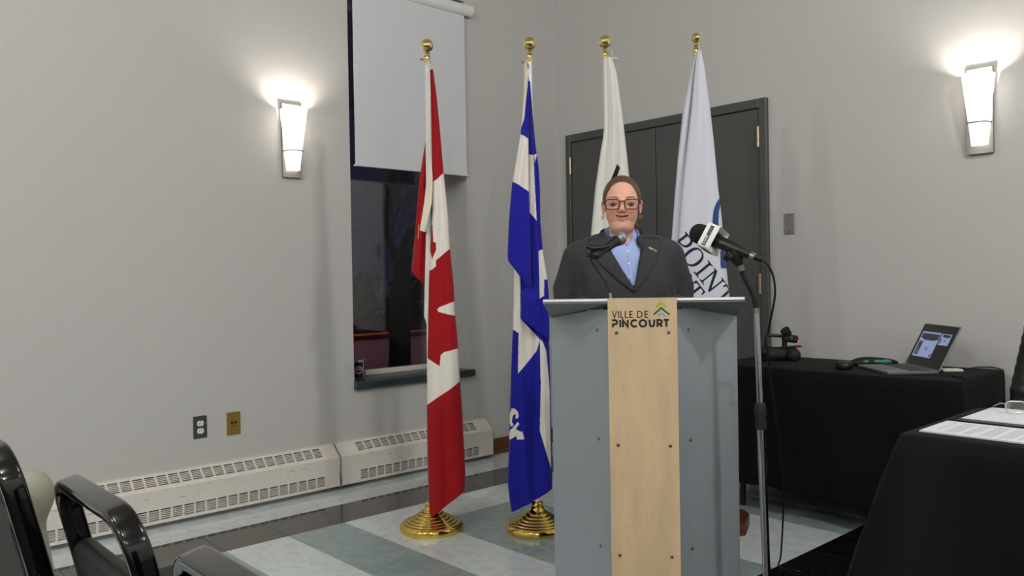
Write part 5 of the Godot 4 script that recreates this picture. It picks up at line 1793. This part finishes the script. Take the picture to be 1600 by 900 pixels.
	var uvs := [Vector2(0, 0), Vector2(0, 1), Vector2(1, 1), Vector2(1, 0)]
	for side in 4:
		var rb := fb * Basis(Vector3.UP, PI / 2 * side)
		for k in [0, 1, 2, 0, 2, 3]:
			ls.set_uv(uvs[k])
			ls.add_vertex(rb * Vector3(e[k].x, cube + 0.002 - e[k].y, hw + 0.0006))
	obj("logo_label", ls, lm, cubeo)
	st = S()
	lathe(st, pv([0.022, L - 0.022, 0.03, L - 0.016, 0.0335, L, 0.033, L + 0.014, 0.029, L + 0.027, 0.02, L + 0.036, 0.0, L + 0.040]), 26, Vector3.ZERO, fb)
	obj("foam_windscreen", st, M.black_foam, bm)
	# its cable
	var cp := [Vector3(2.9137, 1.2428, 2.0809), Vector3(2.9243, 1.2238, 2.0696), Vector3(2.9282, 1.1881, 2.0511), Vector3(2.9203, 1.1381, 2.0309), Vector3(2.8872, 1.0762, 1.9941), Vector3(2.8524, 1.0119, 1.9591), Vector3(2.8508, 0.9540, 1.9618), Vector3(2.8049, 0.8543, 1.8653), Vector3(2.7625, 0.7301, 1.7655), Vector3(2.6963, 0.5645, 1.6182), Vector3(2.6264, 0.3603, 1.4757), Vector3(2.5572, 0.1976, 1.3614), Vector3(2.5102, 0.0473, 1.2967)]
	var en := [Vector3(2.5150, 0.0060, 1.3164), Vector3(2.5986, 0.0060, 1.3055)]
	cp.append(en[0])
	cp.append(en[1])
	var cb2 := thing("mic_cable", "thin black cable hanging from the broadcast microphone to the floor", "cable", cp[0])
	obj("cord", tb(rel(smooth_path(cp), cp[0]), 0.0034, 8), M.black_rubber, cb2)

# ---------------------------------------------------------------- tables
func cloth(called: String, label: String, lo: Vector2, hi: Vector2, y: float, bottom: float, flare: float, sd: int) -> void:
	var c := (lo + hi) / 2
	var t := thing(called, label, "tablecloth", Vector3(c.x, y, c.y), 0.0, "black tablecloths")
	var sz := hi - lo
	var base := round_rect(sz.x, sz.y, 0.03, 6)
	var per := PackedVector2Array()   # finer outline
	for i in base.size():
		var p := base[i]
		var q := base[(i + 1) % base.size()]
		var n := maxi(1, int((q - p).length() / 0.02))
		for k in n:
			per.append(p.lerp(q, float(k) / n))
	var nz := FastNoiseLite.new()
	nz.seed = sd
	nz.frequency = 1.0
	var rows := []
	var drop := y - bottom
	var steps := [[0.0, 0.0, 0.0], [0.93, 0.0, 0.0], [0.985, 0.001, 0.0], [1.0, 0.006, 0.004]]
	for k in 15:
		steps.append([1.0, 0.012 + (drop - 0.012) * (k + 1) / 15.0, 0.007])
	for s in steps:
		var row := PackedVector3Array()
		var arcl := 0.0
		for i in per.size():
			var p := per[i]
			arcl += (per[(i + 1) % per.size()] - p).length()
			var d: float = s[1] / drop
			var nr := p.normalized()
			var ex := absf(absf(p.x) - sz.x / 2)
			var ez := absf(absf(p.y) - sz.y / 2)
			nr = Vector2(signf(p.x), 0) if ex < ez else Vector2(0, signf(p.y))
			if ex < 0.028 and ez < 0.028:
				nr = Vector2(signf(p.x), signf(p.y)).normalized()
			var corner := exp(-pow((ex + ez) / 0.16, 2.0))
			var w := nz.get_noise_2d(arcl * 5.0, d * 0.8) * 0.05 * d + sin(arcl * 15.0 + nz.get_noise_1d(arcl * 2.0) * 5.0) * (0.012 + 1.4 * flare * flare) * d
			var out: float = s[2] + (0.12 if nr.y < -0.5 and lo.y < 0.2 else 1.0) * (flare * d * (0.35 + 1.2 * corner) + w * 0.7)
			var q: Vector2 = p * s[0] + nr * (out if s[1] > 0.01 else s[2])
			row.append(Vector3(q.x, -s[1] + 0.004 + (0.012 * nz.get_noise_2d(arcl * 3.0, 9.0) if s == steps[-1] else 0.0), q.y))
		rows.append(row)
	var st := S()
	st.set_smooth_group(0)
	for r in rows.size() - 1:
		for i in per.size():
			var j := (i + 1) % per.size()
			quad(st, rows[r][i], rows[r][j], rows[r + 1][j], rows[r + 1][i])
	obj("cloth", st, M.black_cloth, t)

func folding_table(label: String, lo: Vector2, hi: Vector2, y: float, inset: float) -> void:
	var c := (lo + hi) / 2
	var t := thing("folding_table", label, "table", Vector3(c.x, 0, c.y), 0.0, "draped folding tables")
	var sz := (hi - lo) / 2
	obj("tabletop", bc(Vector3(-sz.x + 0.01, y - 0.03, -sz.y + 0.01), Vector3(sz.x - 0.01, y - 0.004, sz.y - 0.01), 0.006), M.table_top, t)
	for sx in [-1.0, 1.0]:
		for s2 in [-1.0, 1.0]:
			var lx: float = sx * (sz.x - inset)
			var lz: float = s2 * (sz.y - 0.05)
			obj("leg", tb([Vector3(lx, y - 0.03, lz), Vector3(lx, 0.0, lz)], 0.0145, 12), M.table_leg, t)
		obj("brace", tb([Vector3(sx * (sz.x - inset), 0.14, -sz.y + 0.05), Vector3(sx * (sz.x - inset), 0.14, sz.y - 0.05)], 0.009, 10), M.table_leg, t)
		obj("strut", tb([Vector3(sx * (sz.x - inset), 0.12, sz.y - 0.05), Vector3(sx * (sz.x - inset) - sx * 0.32, y - 0.04, 0)], 0.008, 10), M.table_leg, t)

func tables() -> void:
	folding_table("folding table under black cloth along the right wall", Vector2(1.72, 0.05), Vector2(2.97, 0.645), 0.73, 0.18)
	cloth("tablecloth", "black cloth over the table with the laptop along the wall", Vector2(1.72, 0.05), Vector2(2.97, 0.645), 0.73, 0.13, 0.02, 4)
	folding_table("folding table under black cloth in the right foreground", Vector2(3.25, 1.27), Vector2(5.05, 1.93), 0.73, 0.2)
	cloth("tablecloth", "black cloth over the near table with the printed papers", Vector2(3.25, 1.27), Vector2(5.05, 1.93), 0.73, 0.03, 0.16, 9)
	var ty := 0.7345
	# laptop
	var h := Vector3(2.815, ty, 0.433)
	var a := deg_to_rad(43.0)
	var hd := Vector3(-cos(a), 0, -sin(a))
	var dd := Vector3(-sin(a), 0, cos(a))
	var t := thing("laptop", "open grey laptop with a document on its tilted screen", "laptop", h)
	var bb := Basis(hd, Vector3.UP, hd.cross(Vector3.UP))
	# local frame: x along hinge, y up, z towards the user
	bb.z = dd
	obj("base", box(bb * Vector3(0.165, 0.008, 0.115), Vector3(0.33, 0.014, 0.23), 0.003, bb.orthonormalized()), M.laptop_silver, t)
	var ks := S()
	for r in 5:
		for c in 14:
			bx(ks, bb * Vector3(0.03 + c * 0.0208, 0.0158, 0.03 + r * 0.0195), Vector3(0.0175, 0.0022, 0.0165), 0.0008, bb.orthonormalized())
	obj("keyboard", ks, M.laptop_key, t).set_meta("kind", "stuff")
	obj("touchpad", box(bb * Vector3(0.165, 0.0152, 0.18), Vector3(0.1, 0.001, 0.065), 0.0, bb.orthonormalized()), M.plate_steel, t)
	var tilt := deg_to_rad(27.0)
	var up := Vector3.UP * cos(tilt) - dd * sin(tilt)
	var nz := hd.cross(up).normalized()
	if nz.dot(dd) < 0:
		nz = -nz
	var lb := Basis(hd, up, nz)
	var lid := obj("lid", box(Vector3(0, 0.014, 0) + lb * Vector3(0.165, 0.112, -0.004), Vector3(0.33, 0.226, 0.007), 0.003, lb.orthonormalized()), M.laptop_silver, t)
	var im := Image.create(512, 340, false, Image.FORMAT_RGB8)
	im.fill(Color(0.055, 0.055, 0.06))
	im.fill_rect(Rect2i(30, 60, 280, 210), Color(0.62, 0.70, 0.86))
	fill_poly(im, pv([42, 74, 302, 74, 302, 118, 230, 130, 110, 130, 42, 112]), Color(0.17, 0.19, 0.26))
	im.fill_rect(Rect2i(40, 140, 66, 118), Color(0.36, 0.37, 0.42))
	im.fill_rect(Rect2i(54, 148, 38, 58), Color(0.22, 0.21, 0.24))
	fill_poly(im, pv([160, 190, 200, 178, 214, 214, 196, 222]), Color(0.45, 0.52, 0.66))
	im.fill_rect(Rect2i(278, 236, 22, 26), Color(0.25, 0.26, 0.34))
	im.fill_rect(Rect2i(326, 62, 140, 92), Color(0.62, 0.70, 0.86))
	fill_poly(im, pv([342, 68, 456, 68, 452, 88, 400, 94, 350, 88]), Color(0.17, 0.19, 0.26))
	im.fill_rect(Rect2i(336, 104, 16, 36), Color(0.2, 0.24, 0.36))
	im.fill_rect(Rect2i(388, 108, 26, 22), Color(0.45, 0.52, 0.66))
	var scm := mat("laptop_screen", Color(0.03, 0.03, 0.03), 0.3)
	scm.emission_enabled = true
	scm.emission = Color.BLACK
	scm.emission_texture = ImageTexture.create_from_image(im)
	scm.emission_energy_multiplier = 0.62
	var ss := S()
	ss.set_smooth_group(-1)
	var cs := [Vector3(0.324, 0.008, 0.0002), Vector3(0.324, 0.22, 0.0002), Vector3(0.006, 0.22, 0.0002), Vector3(0.006, 0.008, 0.0002)]
	var uv := [Vector2(0, 1), Vector2(0, 0), Vector2(1, 0), Vector2(1, 1)]
	for k in [0, 1, 2, 0, 2, 3]:
		ss.set_uv(uv[k])
		ss.add_vertex(Vector3(0, 0.014, 0) + lb * cs[k])
	obj("screen", ss, scm, lid)
	# puck, pouch, phone, cables
	var p: Vector3 = [Vector3(2.4041, 0.7350, 0.4958)][0]
	t = thing("puck_speaker", "small round black conference puck left of the laptop", "speaker", Vector3(p.x, ty, p.z))
	obj("body", lt(pv([0.0, 0.0, 0.036, 0.0, 0.039, 0.008, 0.039, 0.028, 0.033, 0.037, 0.0, 0.038]), 28), M.black_plastic, t)
	obj("ring", lt(pv([0.030, 0.0375, 0.026, 0.0395, 0.022, 0.0385]), 28), M.plate_steel, t)
	p = Vector3(2.4383, 0.7350, 0.2274)
	t = thing("soft_pouch", "small black pouch with teal lining behind the laptop", "pouch", Vector3(p.x, ty, p.z), YAW)
	var F := Field.new(Vector3(-0.14, -0.01, -0.06), Vector3(0.14, 0.06, 0.06), 0.006)
	F.ell(Vector3(0, 0.012, 0), Vector3(0.115, 0.026, 0.035), 0.02)
	F.ell(Vector3(-0.05, 0.018, 0.0), Vector3(0.06, 0.022, 0.032), 0.02)
	F.keep(func(q: Vector3) -> float: return -q.y)
	var st := S()
	F.mesh(st)
	obj("shell", st, M.black_rubber, t)
	st = S()
	var F2 := Field.new(Vector3(-0.12, -0.01, -0.02), Vector3(0.12, 0.06, 0.07), 0.005)
	for q in [[-0.055, 0.03], [-0.01, 0.034], [0.04, 0.03]]:
		F2.ell(Vector3(q[0], 0.02, 0.026), Vector3(q[1], 0.012, 0.012), 0.006)
	F2.mesh(st)
	obj("lining", st, M.teal_cloth, t)
	p = Vector3(2.8145, 0.7350, 0.2863)
	t = thing("phone_charger", "small white box behind the laptop screen", "charger", Vector3(p.x, ty, p.z), a)
	obj("body", bc(Vector3(-0.045, 0, -0.03), Vector3(0.045, 0.014, 0.03), 0.005), M.trim_white, t)
	obj("socket", bc(Vector3(0.045, 0.004, -0.008), Vector3(0.047, 0.01, 0.008)), M.slot_black, t)
	var cp := [Vector3(2.8307, 0.7380, 0.4843), Vector3(2.8889, 0.7380, 0.4676), Vector3(2.9575, 0.7380, 0.5313)]
	cp.append_array([Vector3(2.8334, 0.6622, 0.0289), Vector3(2.8584, 0.6368, 0.0019), Vector3(2.8792, 0.6021, -0.0203), Vector3(2.8915, 0.5274, -0.0325), Vector3(2.8974, 0.4032, -0.0369)])
	t = thing("power_cord", "black power cord running from the laptop over the table end", "cord", cp[0])
	obj("cord", tb(rel(smooth_path(cp), cp[0]), 0.004, 8), M.black_rubber, t)
	cp = [Vector3(2.8391, 0.7380, 0.1464), Vector3(2.8559, 0.7380, 0.0438), Vector3(2.9095, 0.7380, 0.0192), Vector3(2.9785, 0.7380, 0.1037)]
	t = thing("power_cord", "grey cord lying along the wall behind the laptop", "cord", cp[0])
	obj("cord", tb(rel(smooth_path(cp), cp[0]), 0.004, 8), M.plate_steel, t)
	# gimbal camera rig
	p = Vector3(1.9622, 0.7350, 0.2926)
	t = thing("camera_rig", "black camera stabiliser rig lying on the table by the door", "camera", Vector3(p.x, ty, p.z), YAW)
	var u := 0.00338
	F = Field.new(Vector3(-0.15, -0.02, -0.08), Vector3(0.14, 0.13, 0.08), 0.006)
	F.cap(Vector3(-0.1, 0.03, 0), Vector3(0.06, 0.035, 0), 0.032, 0.036, 0.02, Vector3(1, 1, 0.9))
	F.cap(Vector3(-0.09, 0.06, -0.01), Vector3(0.02, 0.05, 0), 0.018, 0.02, 0.015)
	F.cap(Vector3(-0.11, 0.05, 0.03), Vector3(-0.1, 0.06, 0.03), 0.022, 0.02, 0.01)
	F.cap(Vector3(0.05, 0.03, -0.03), Vector3(0.05, 0.03, 0.035), 0.038, 0.038, 0.01)
	F.keep(func(q: Vector3) -> float: return -q.y)
	st = S()
	F.mesh(st)
	obj("grip_body", st, M.black_rubber, t)
	obj("top_plate", box(Vector3(0.045, 0.073, 0), Vector3(0.11, 0.008, 0.05), 0.003, Basis(Vector3.BACK, 0.06)), M.black_plastic, t)
	obj("arm", tb(smooth_path([Vector3(-0.085, 0.06, 0), Vector3(-0.085, 0.11, 0), Vector3(-0.07, 0.136, 0), Vector3(0.0, 0.132, 0)]), 0.009, 10), M.black_plastic, t)
	obj("post", tb([Vector3(0.015, 0.07, 0), Vector3(0.015, 0.115, 0)], 0.014, 12), M.black_plastic, t)
	obj("camera_body", box(Vector3(0.045, 0.118, 0), Vector3(0.08, 0.042, 0.05), 0.01, Basis(Vector3.BACK, -0.12)), M.black_plastic, t)
	obj("lens", tb([Vector3(0.035, 0.14, 0.0), Vector3(0.012, 0.165, 0.012)], [0.022, 0.026], 18), M.black_rubber, t)
	obj("knob", tb([Vector3(0.04, 0.125, 0.024), Vector3(0.04, 0.125, 0.036)], 0.009, 12), M.plate_steel, t)
	var rl := mat("indicator_light", Color(0.8, 0.1, 0.1), 0.4)
	rl.emission_enabled = true
	rl.emission = Color(1.0, 0.35, 0.33)
	rl.emission_energy_multiplier = 1.0
	obj("indicator_light", tb([Vector3(0.082, 0.107, 0.02), Vector3(0.083, 0.107, 0.027)], 0.0035, 8), rl, t)
	# papers on the near table
	paper("printed letter sheets at the front edge of the near table", Vector3(3.425, ty, 1.765), Vector2(0.279, 0.216), 0.004, true)
	var clip := thing("clipboard", "black clipboard under the second sheet on the near table", "clipboard", Vector3(3.46, ty, 1.455))
	obj("board", bc(Vector3(-0.165, 0, -0.15), Vector3(0.165, 0.003, 0.165), 0.001), M.black_plastic, clip)
	paper("lightly printed sheet lying on the black clipboard", Vector3(3.45, ty + 0.003, 1.44), Vector2(0.30, 0.28), 0.0015, false)
	# eyeglasses resting on the sheet
	var g0 := Vector3(3.425, ty + 0.006, 1.37)
	var g := thing("eyeglasses", "clear-framed eyeglasses resting on the sheet at the picture edge", "eyeglasses", g0, YAW - 0.25)
	var gm := mat("clear_frame", Color(0.80, 0.78, 0.74), 0.2, 0.4)
	var gl := mat("lens_tint", Color(0.75, 0.78, 0.78, 0.12), 0.02)
	gl.transparency = BaseMaterial3D.TRANSPARENCY_ALPHA
	for s in [-1.0, 1.0]:
		var ring := []
		var lsf := S()
		for q in round_rect(0.058, 0.036, 0.014, 6):
			ring.append(Vector3(0.034 * s + q.x, 0.02 + q.y, 0.0))
		var fs := S()
		tube(fs, ring, 0.0022, 8, PackedVector2Array(), Vector3.ZERO, true)
		obj("rim", fs, gm, g)
		for i in ring.size():
			tri(lsf, Vector3(0.034 * s, 0.02, 0), ring[i], ring[(i + 1) % ring.size()])
		obj("lens", lsf, gl, g)
		obj("temple", tb([Vector3(0.063 * s, 0.03, 0), Vector3(0.066 * s, 0.026, -0.04), Vector3(0.064 * s, 0.004, -0.12)], 0.002, 8), gm, g)
	obj("bridge", tb([Vector3(-0.007, 0.026, 0), Vector3(0, 0.029, 0.003), Vector3(0.007, 0.026, 0)], 0.0018, 8), gm, g)

func paper(label: String, at: Vector3, sz: Vector2, th: float, dense: bool) -> void:
	var t := thing("paper_sheet", label, "paper", at)
	obj("stack", bc(Vector3(-sz.x / 2, 0, -sz.y / 2), Vector3(sz.x / 2, th, sz.y / 2)), M.paper, t)
	var im := Image.create(512, 400, false, Image.FORMAT_RGB8)
	im.fill(Color(0.82, 0.83, 0.86))
	var r := RandomNumberGenerator.new()
	r.seed = 5 if dense else 6
	# lines of type run across z; x is down the page
	if dense:
		for blk in [[60, 1], [110, 5], [200, 4], [280, 5], [370, 5], [450, 3]]:
			for l in blk[1]:
				im.fill_rect(Rect2i(blk[0] + l * 13, 40, 5, 200 + int(r.randf() * 120) if l == blk[1] - 1 else 320), Color(0.58, 0.59, 0.63))
	else:
		for l in 6:
			im.fill_rect(Rect2i(60 + l * 60, 240, 30, 4), Color(0.68, 0.69, 0.72))
			im.fill_rect(Rect2i(50 + l * 60, 300, 44, 4), Color(0.66, 0.66, 0.7))
	var pm := mat("print_" + ("dense" if dense else "light"), Color.WHITE, 0.8)
	pm.albedo_texture = ImageTexture.create_from_image(im)
	var st := S()
	st.set_smooth_group(-1)
	var c := [Vector3(-sz.x / 2, th + 0.0003, sz.y / 2), Vector3(-sz.x / 2, th + 0.0003, -sz.y / 2), Vector3(sz.x / 2, th + 0.0003, -sz.y / 2), Vector3(sz.x / 2, th + 0.0003, sz.y / 2)]
	var uv := [Vector2(0, 1), Vector2(0, 0), Vector2(1, 0), Vector2(1, 1)]
	for k in [0, 1, 2, 0, 2, 3]:
		st.set_uv(uv[k])
		st.add_vertex(c[k])
	obj("printed_page", st, pm, t)

# ---------------------------------------------------------------- chairs
func chairs() -> void:
	var w := 0.185
	var t := thing("banquet_chair", "black glossy banquet chair at the left edge of the picture", "chair", Vector3(2.35, 0, 3.94), 0.0, "black banquet chairs in the left foreground")
	# faces -z; back leans towards +z
	var out := PackedVector2Array()
	for q in round_rect(1.0, 1.9, 0.4, 3):
		out.append(q)
	var prof := func(y: float) -> float: return 0.1 * pow(clampf((y - 0.42) / 0.45, 0, 1), 1.1)
	var pts := []
	for s in [-1.0, 1.0]:
		var side := []
		for q in [[0.0, 0.05], [0.2, 0.02], [0.42, 0.0]]:
			side.append(Vector3(s * w, q[0], q[1]))
		for y in [0.5, 0.6, 0.7, 0.76]:
			side.append(Vector3(s * w, y, prof.call(y)))
		for i in 7:
			var a := PI / 2 * i / 6.0
			var yy := 0.79 + 0.065 * sin(a)
			side.append(Vector3(s * (w - 0.065 + 0.065 * cos(a)), yy, prof.call(yy)))
		if s > 0:
			side.reverse()
		pts.append_array(side)
	var st := S()
	tube(st, pts, 0.0132, 12, round_rect(2.9, 1.7, 0.55, 4))
	obj("back_frame", st, M.chair_gloss, t)
	# upholstered back panel
	var F := Field.new(Vector3(-0.2, 0.42, -0.06), Vector3(0.2, 0.78, 0.13), 0.009)
	for i in 12:
		var y := 0.47 + 0.255 * i / 11.0
		F.cap(Vector3(-w + 0.03, y, prof.call(y)), Vector3(w - 0.03, y, prof.call(y)), 0.021, 0.021, 0.012)
	st = S()
	F.mesh(st)
	obj("backrest", st, M.chair_vinyl, t)
	# seat
	F = Field.new(Vector3(-0.24, 0.38, -0.46), Vector3(0.24, 0.52, 0.02), 0.011)
	for i in 9:
		var z := -0.39 + 0.36 * i / 8.0
		F.cap(Vector3(-0.17, 0.445, z), Vector3(0.17, 0.445, z), 0.034, 0.034, 0.02)
	st = S()
	F.mesh(st)
	obj("seat", st, M.chair_vinyl, t)
	for s in [-1.0, 1.0]:
		obj("leg", tb([Vector3(s * 0.18, 0.42, -0.36), Vector3(s * 0.19, 0.0, -0.4)], 0.013, 12), M.chair_gloss, t)
		obj("seat_rail", tb([Vector3(s * 0.183, 0.415, -0.37), Vector3(s * 0.185, 0.415, 0.0)], 0.012, 12), M.chair_gloss, t)
	obj("stretcher", tb([Vector3(-0.18, 0.415, -0.37), Vector3(0.18, 0.415, -0.37)], 0.011, 12), M.chair_gloss, t)
	var more := [[Vector3(2.80, 0, 3.87), 0.0, "black glossy banquet chair, middle of the three in the foreground"], [Vector3(3.355, 0, 3.865), 0.0, "black glossy banquet chair at the bottom edge, right of the other two"], [Vector3(3.42, 0, 0.6), PI, "black banquet chair behind the near table at the right edge"]]
	for q in more:
		var c := t.duplicate()
		c.name = numbered("banquet_chair")
		add_child(c)
		c.position = q[0]
		c.rotation.y = q[1]
		c.set_meta("label", q[2])
		c.scale = Vector3.ONE * 1.003
	t.scale = Vector3.ONE * 1.05
	# beige coat hung over the left chair's neighbour side
	F = Field.new(Vector3(-0.2, -0.45, -0.2), Vector3(0.2, 0.08, 0.2), 0.012)
	F.cap(Vector3(-0.03, -0.03, 0), Vector3(0.05, -0.02, 0.0), 0.055, 0.06, 0.05)
	F.cap(Vector3(0.0, -0.08, 0), Vector3(0.02, -0.4, -0.02), 0.078, 0.095, 0.05)
	F.cap(Vector3(-0.06, -0.06, 0.02), Vector3(-0.08, -0.4, 0.04), 0.06, 0.07, 0.04)
	var bt := [Vector3(1.9950, 0.7271, 3.9392)]
	var b := thing("beige_coat", "beige coat bunched up behind the leftmost chair", "coat", bt[0], YAW)
	st = S()
	F.mesh(st)
	obj("cloth", st, M.beige_cloth, b)
	# dark quilted jacket on the right-hand chair
	var jp: Vector3 = [Vector3(3.2256, 0.7671, 0.5912)][0]
	var j := thing("quilted_jacket", "dark quilted jacket hung on a chair at the right edge", "jacket", jp, YAW)
	F = Field.new(Vector3(-0.22, -0.5, -0.15), Vector3(0.32, 0.3, 0.15), 0.011)
	for i in 16:
		var y := 0.2 - 0.042 * i
		var hw2 := lerpf(0.06, 0.14, clampf(i / 6.0, 0, 1))
		F.cap(Vector3(0.06 - hw2 * 0.75, y, 0), Vector3(0.12 + hw2 * 0.6, y, 0), 0.034, 0.034, 0.02, Vector3(1, 0.85, 1.5))
	st = S()
	F.mesh(st)
	var jm := mat("quilted_nylon", Color(0.05, 0.055, 0.065), 0.45)
	obj("shell", st, jm, j)
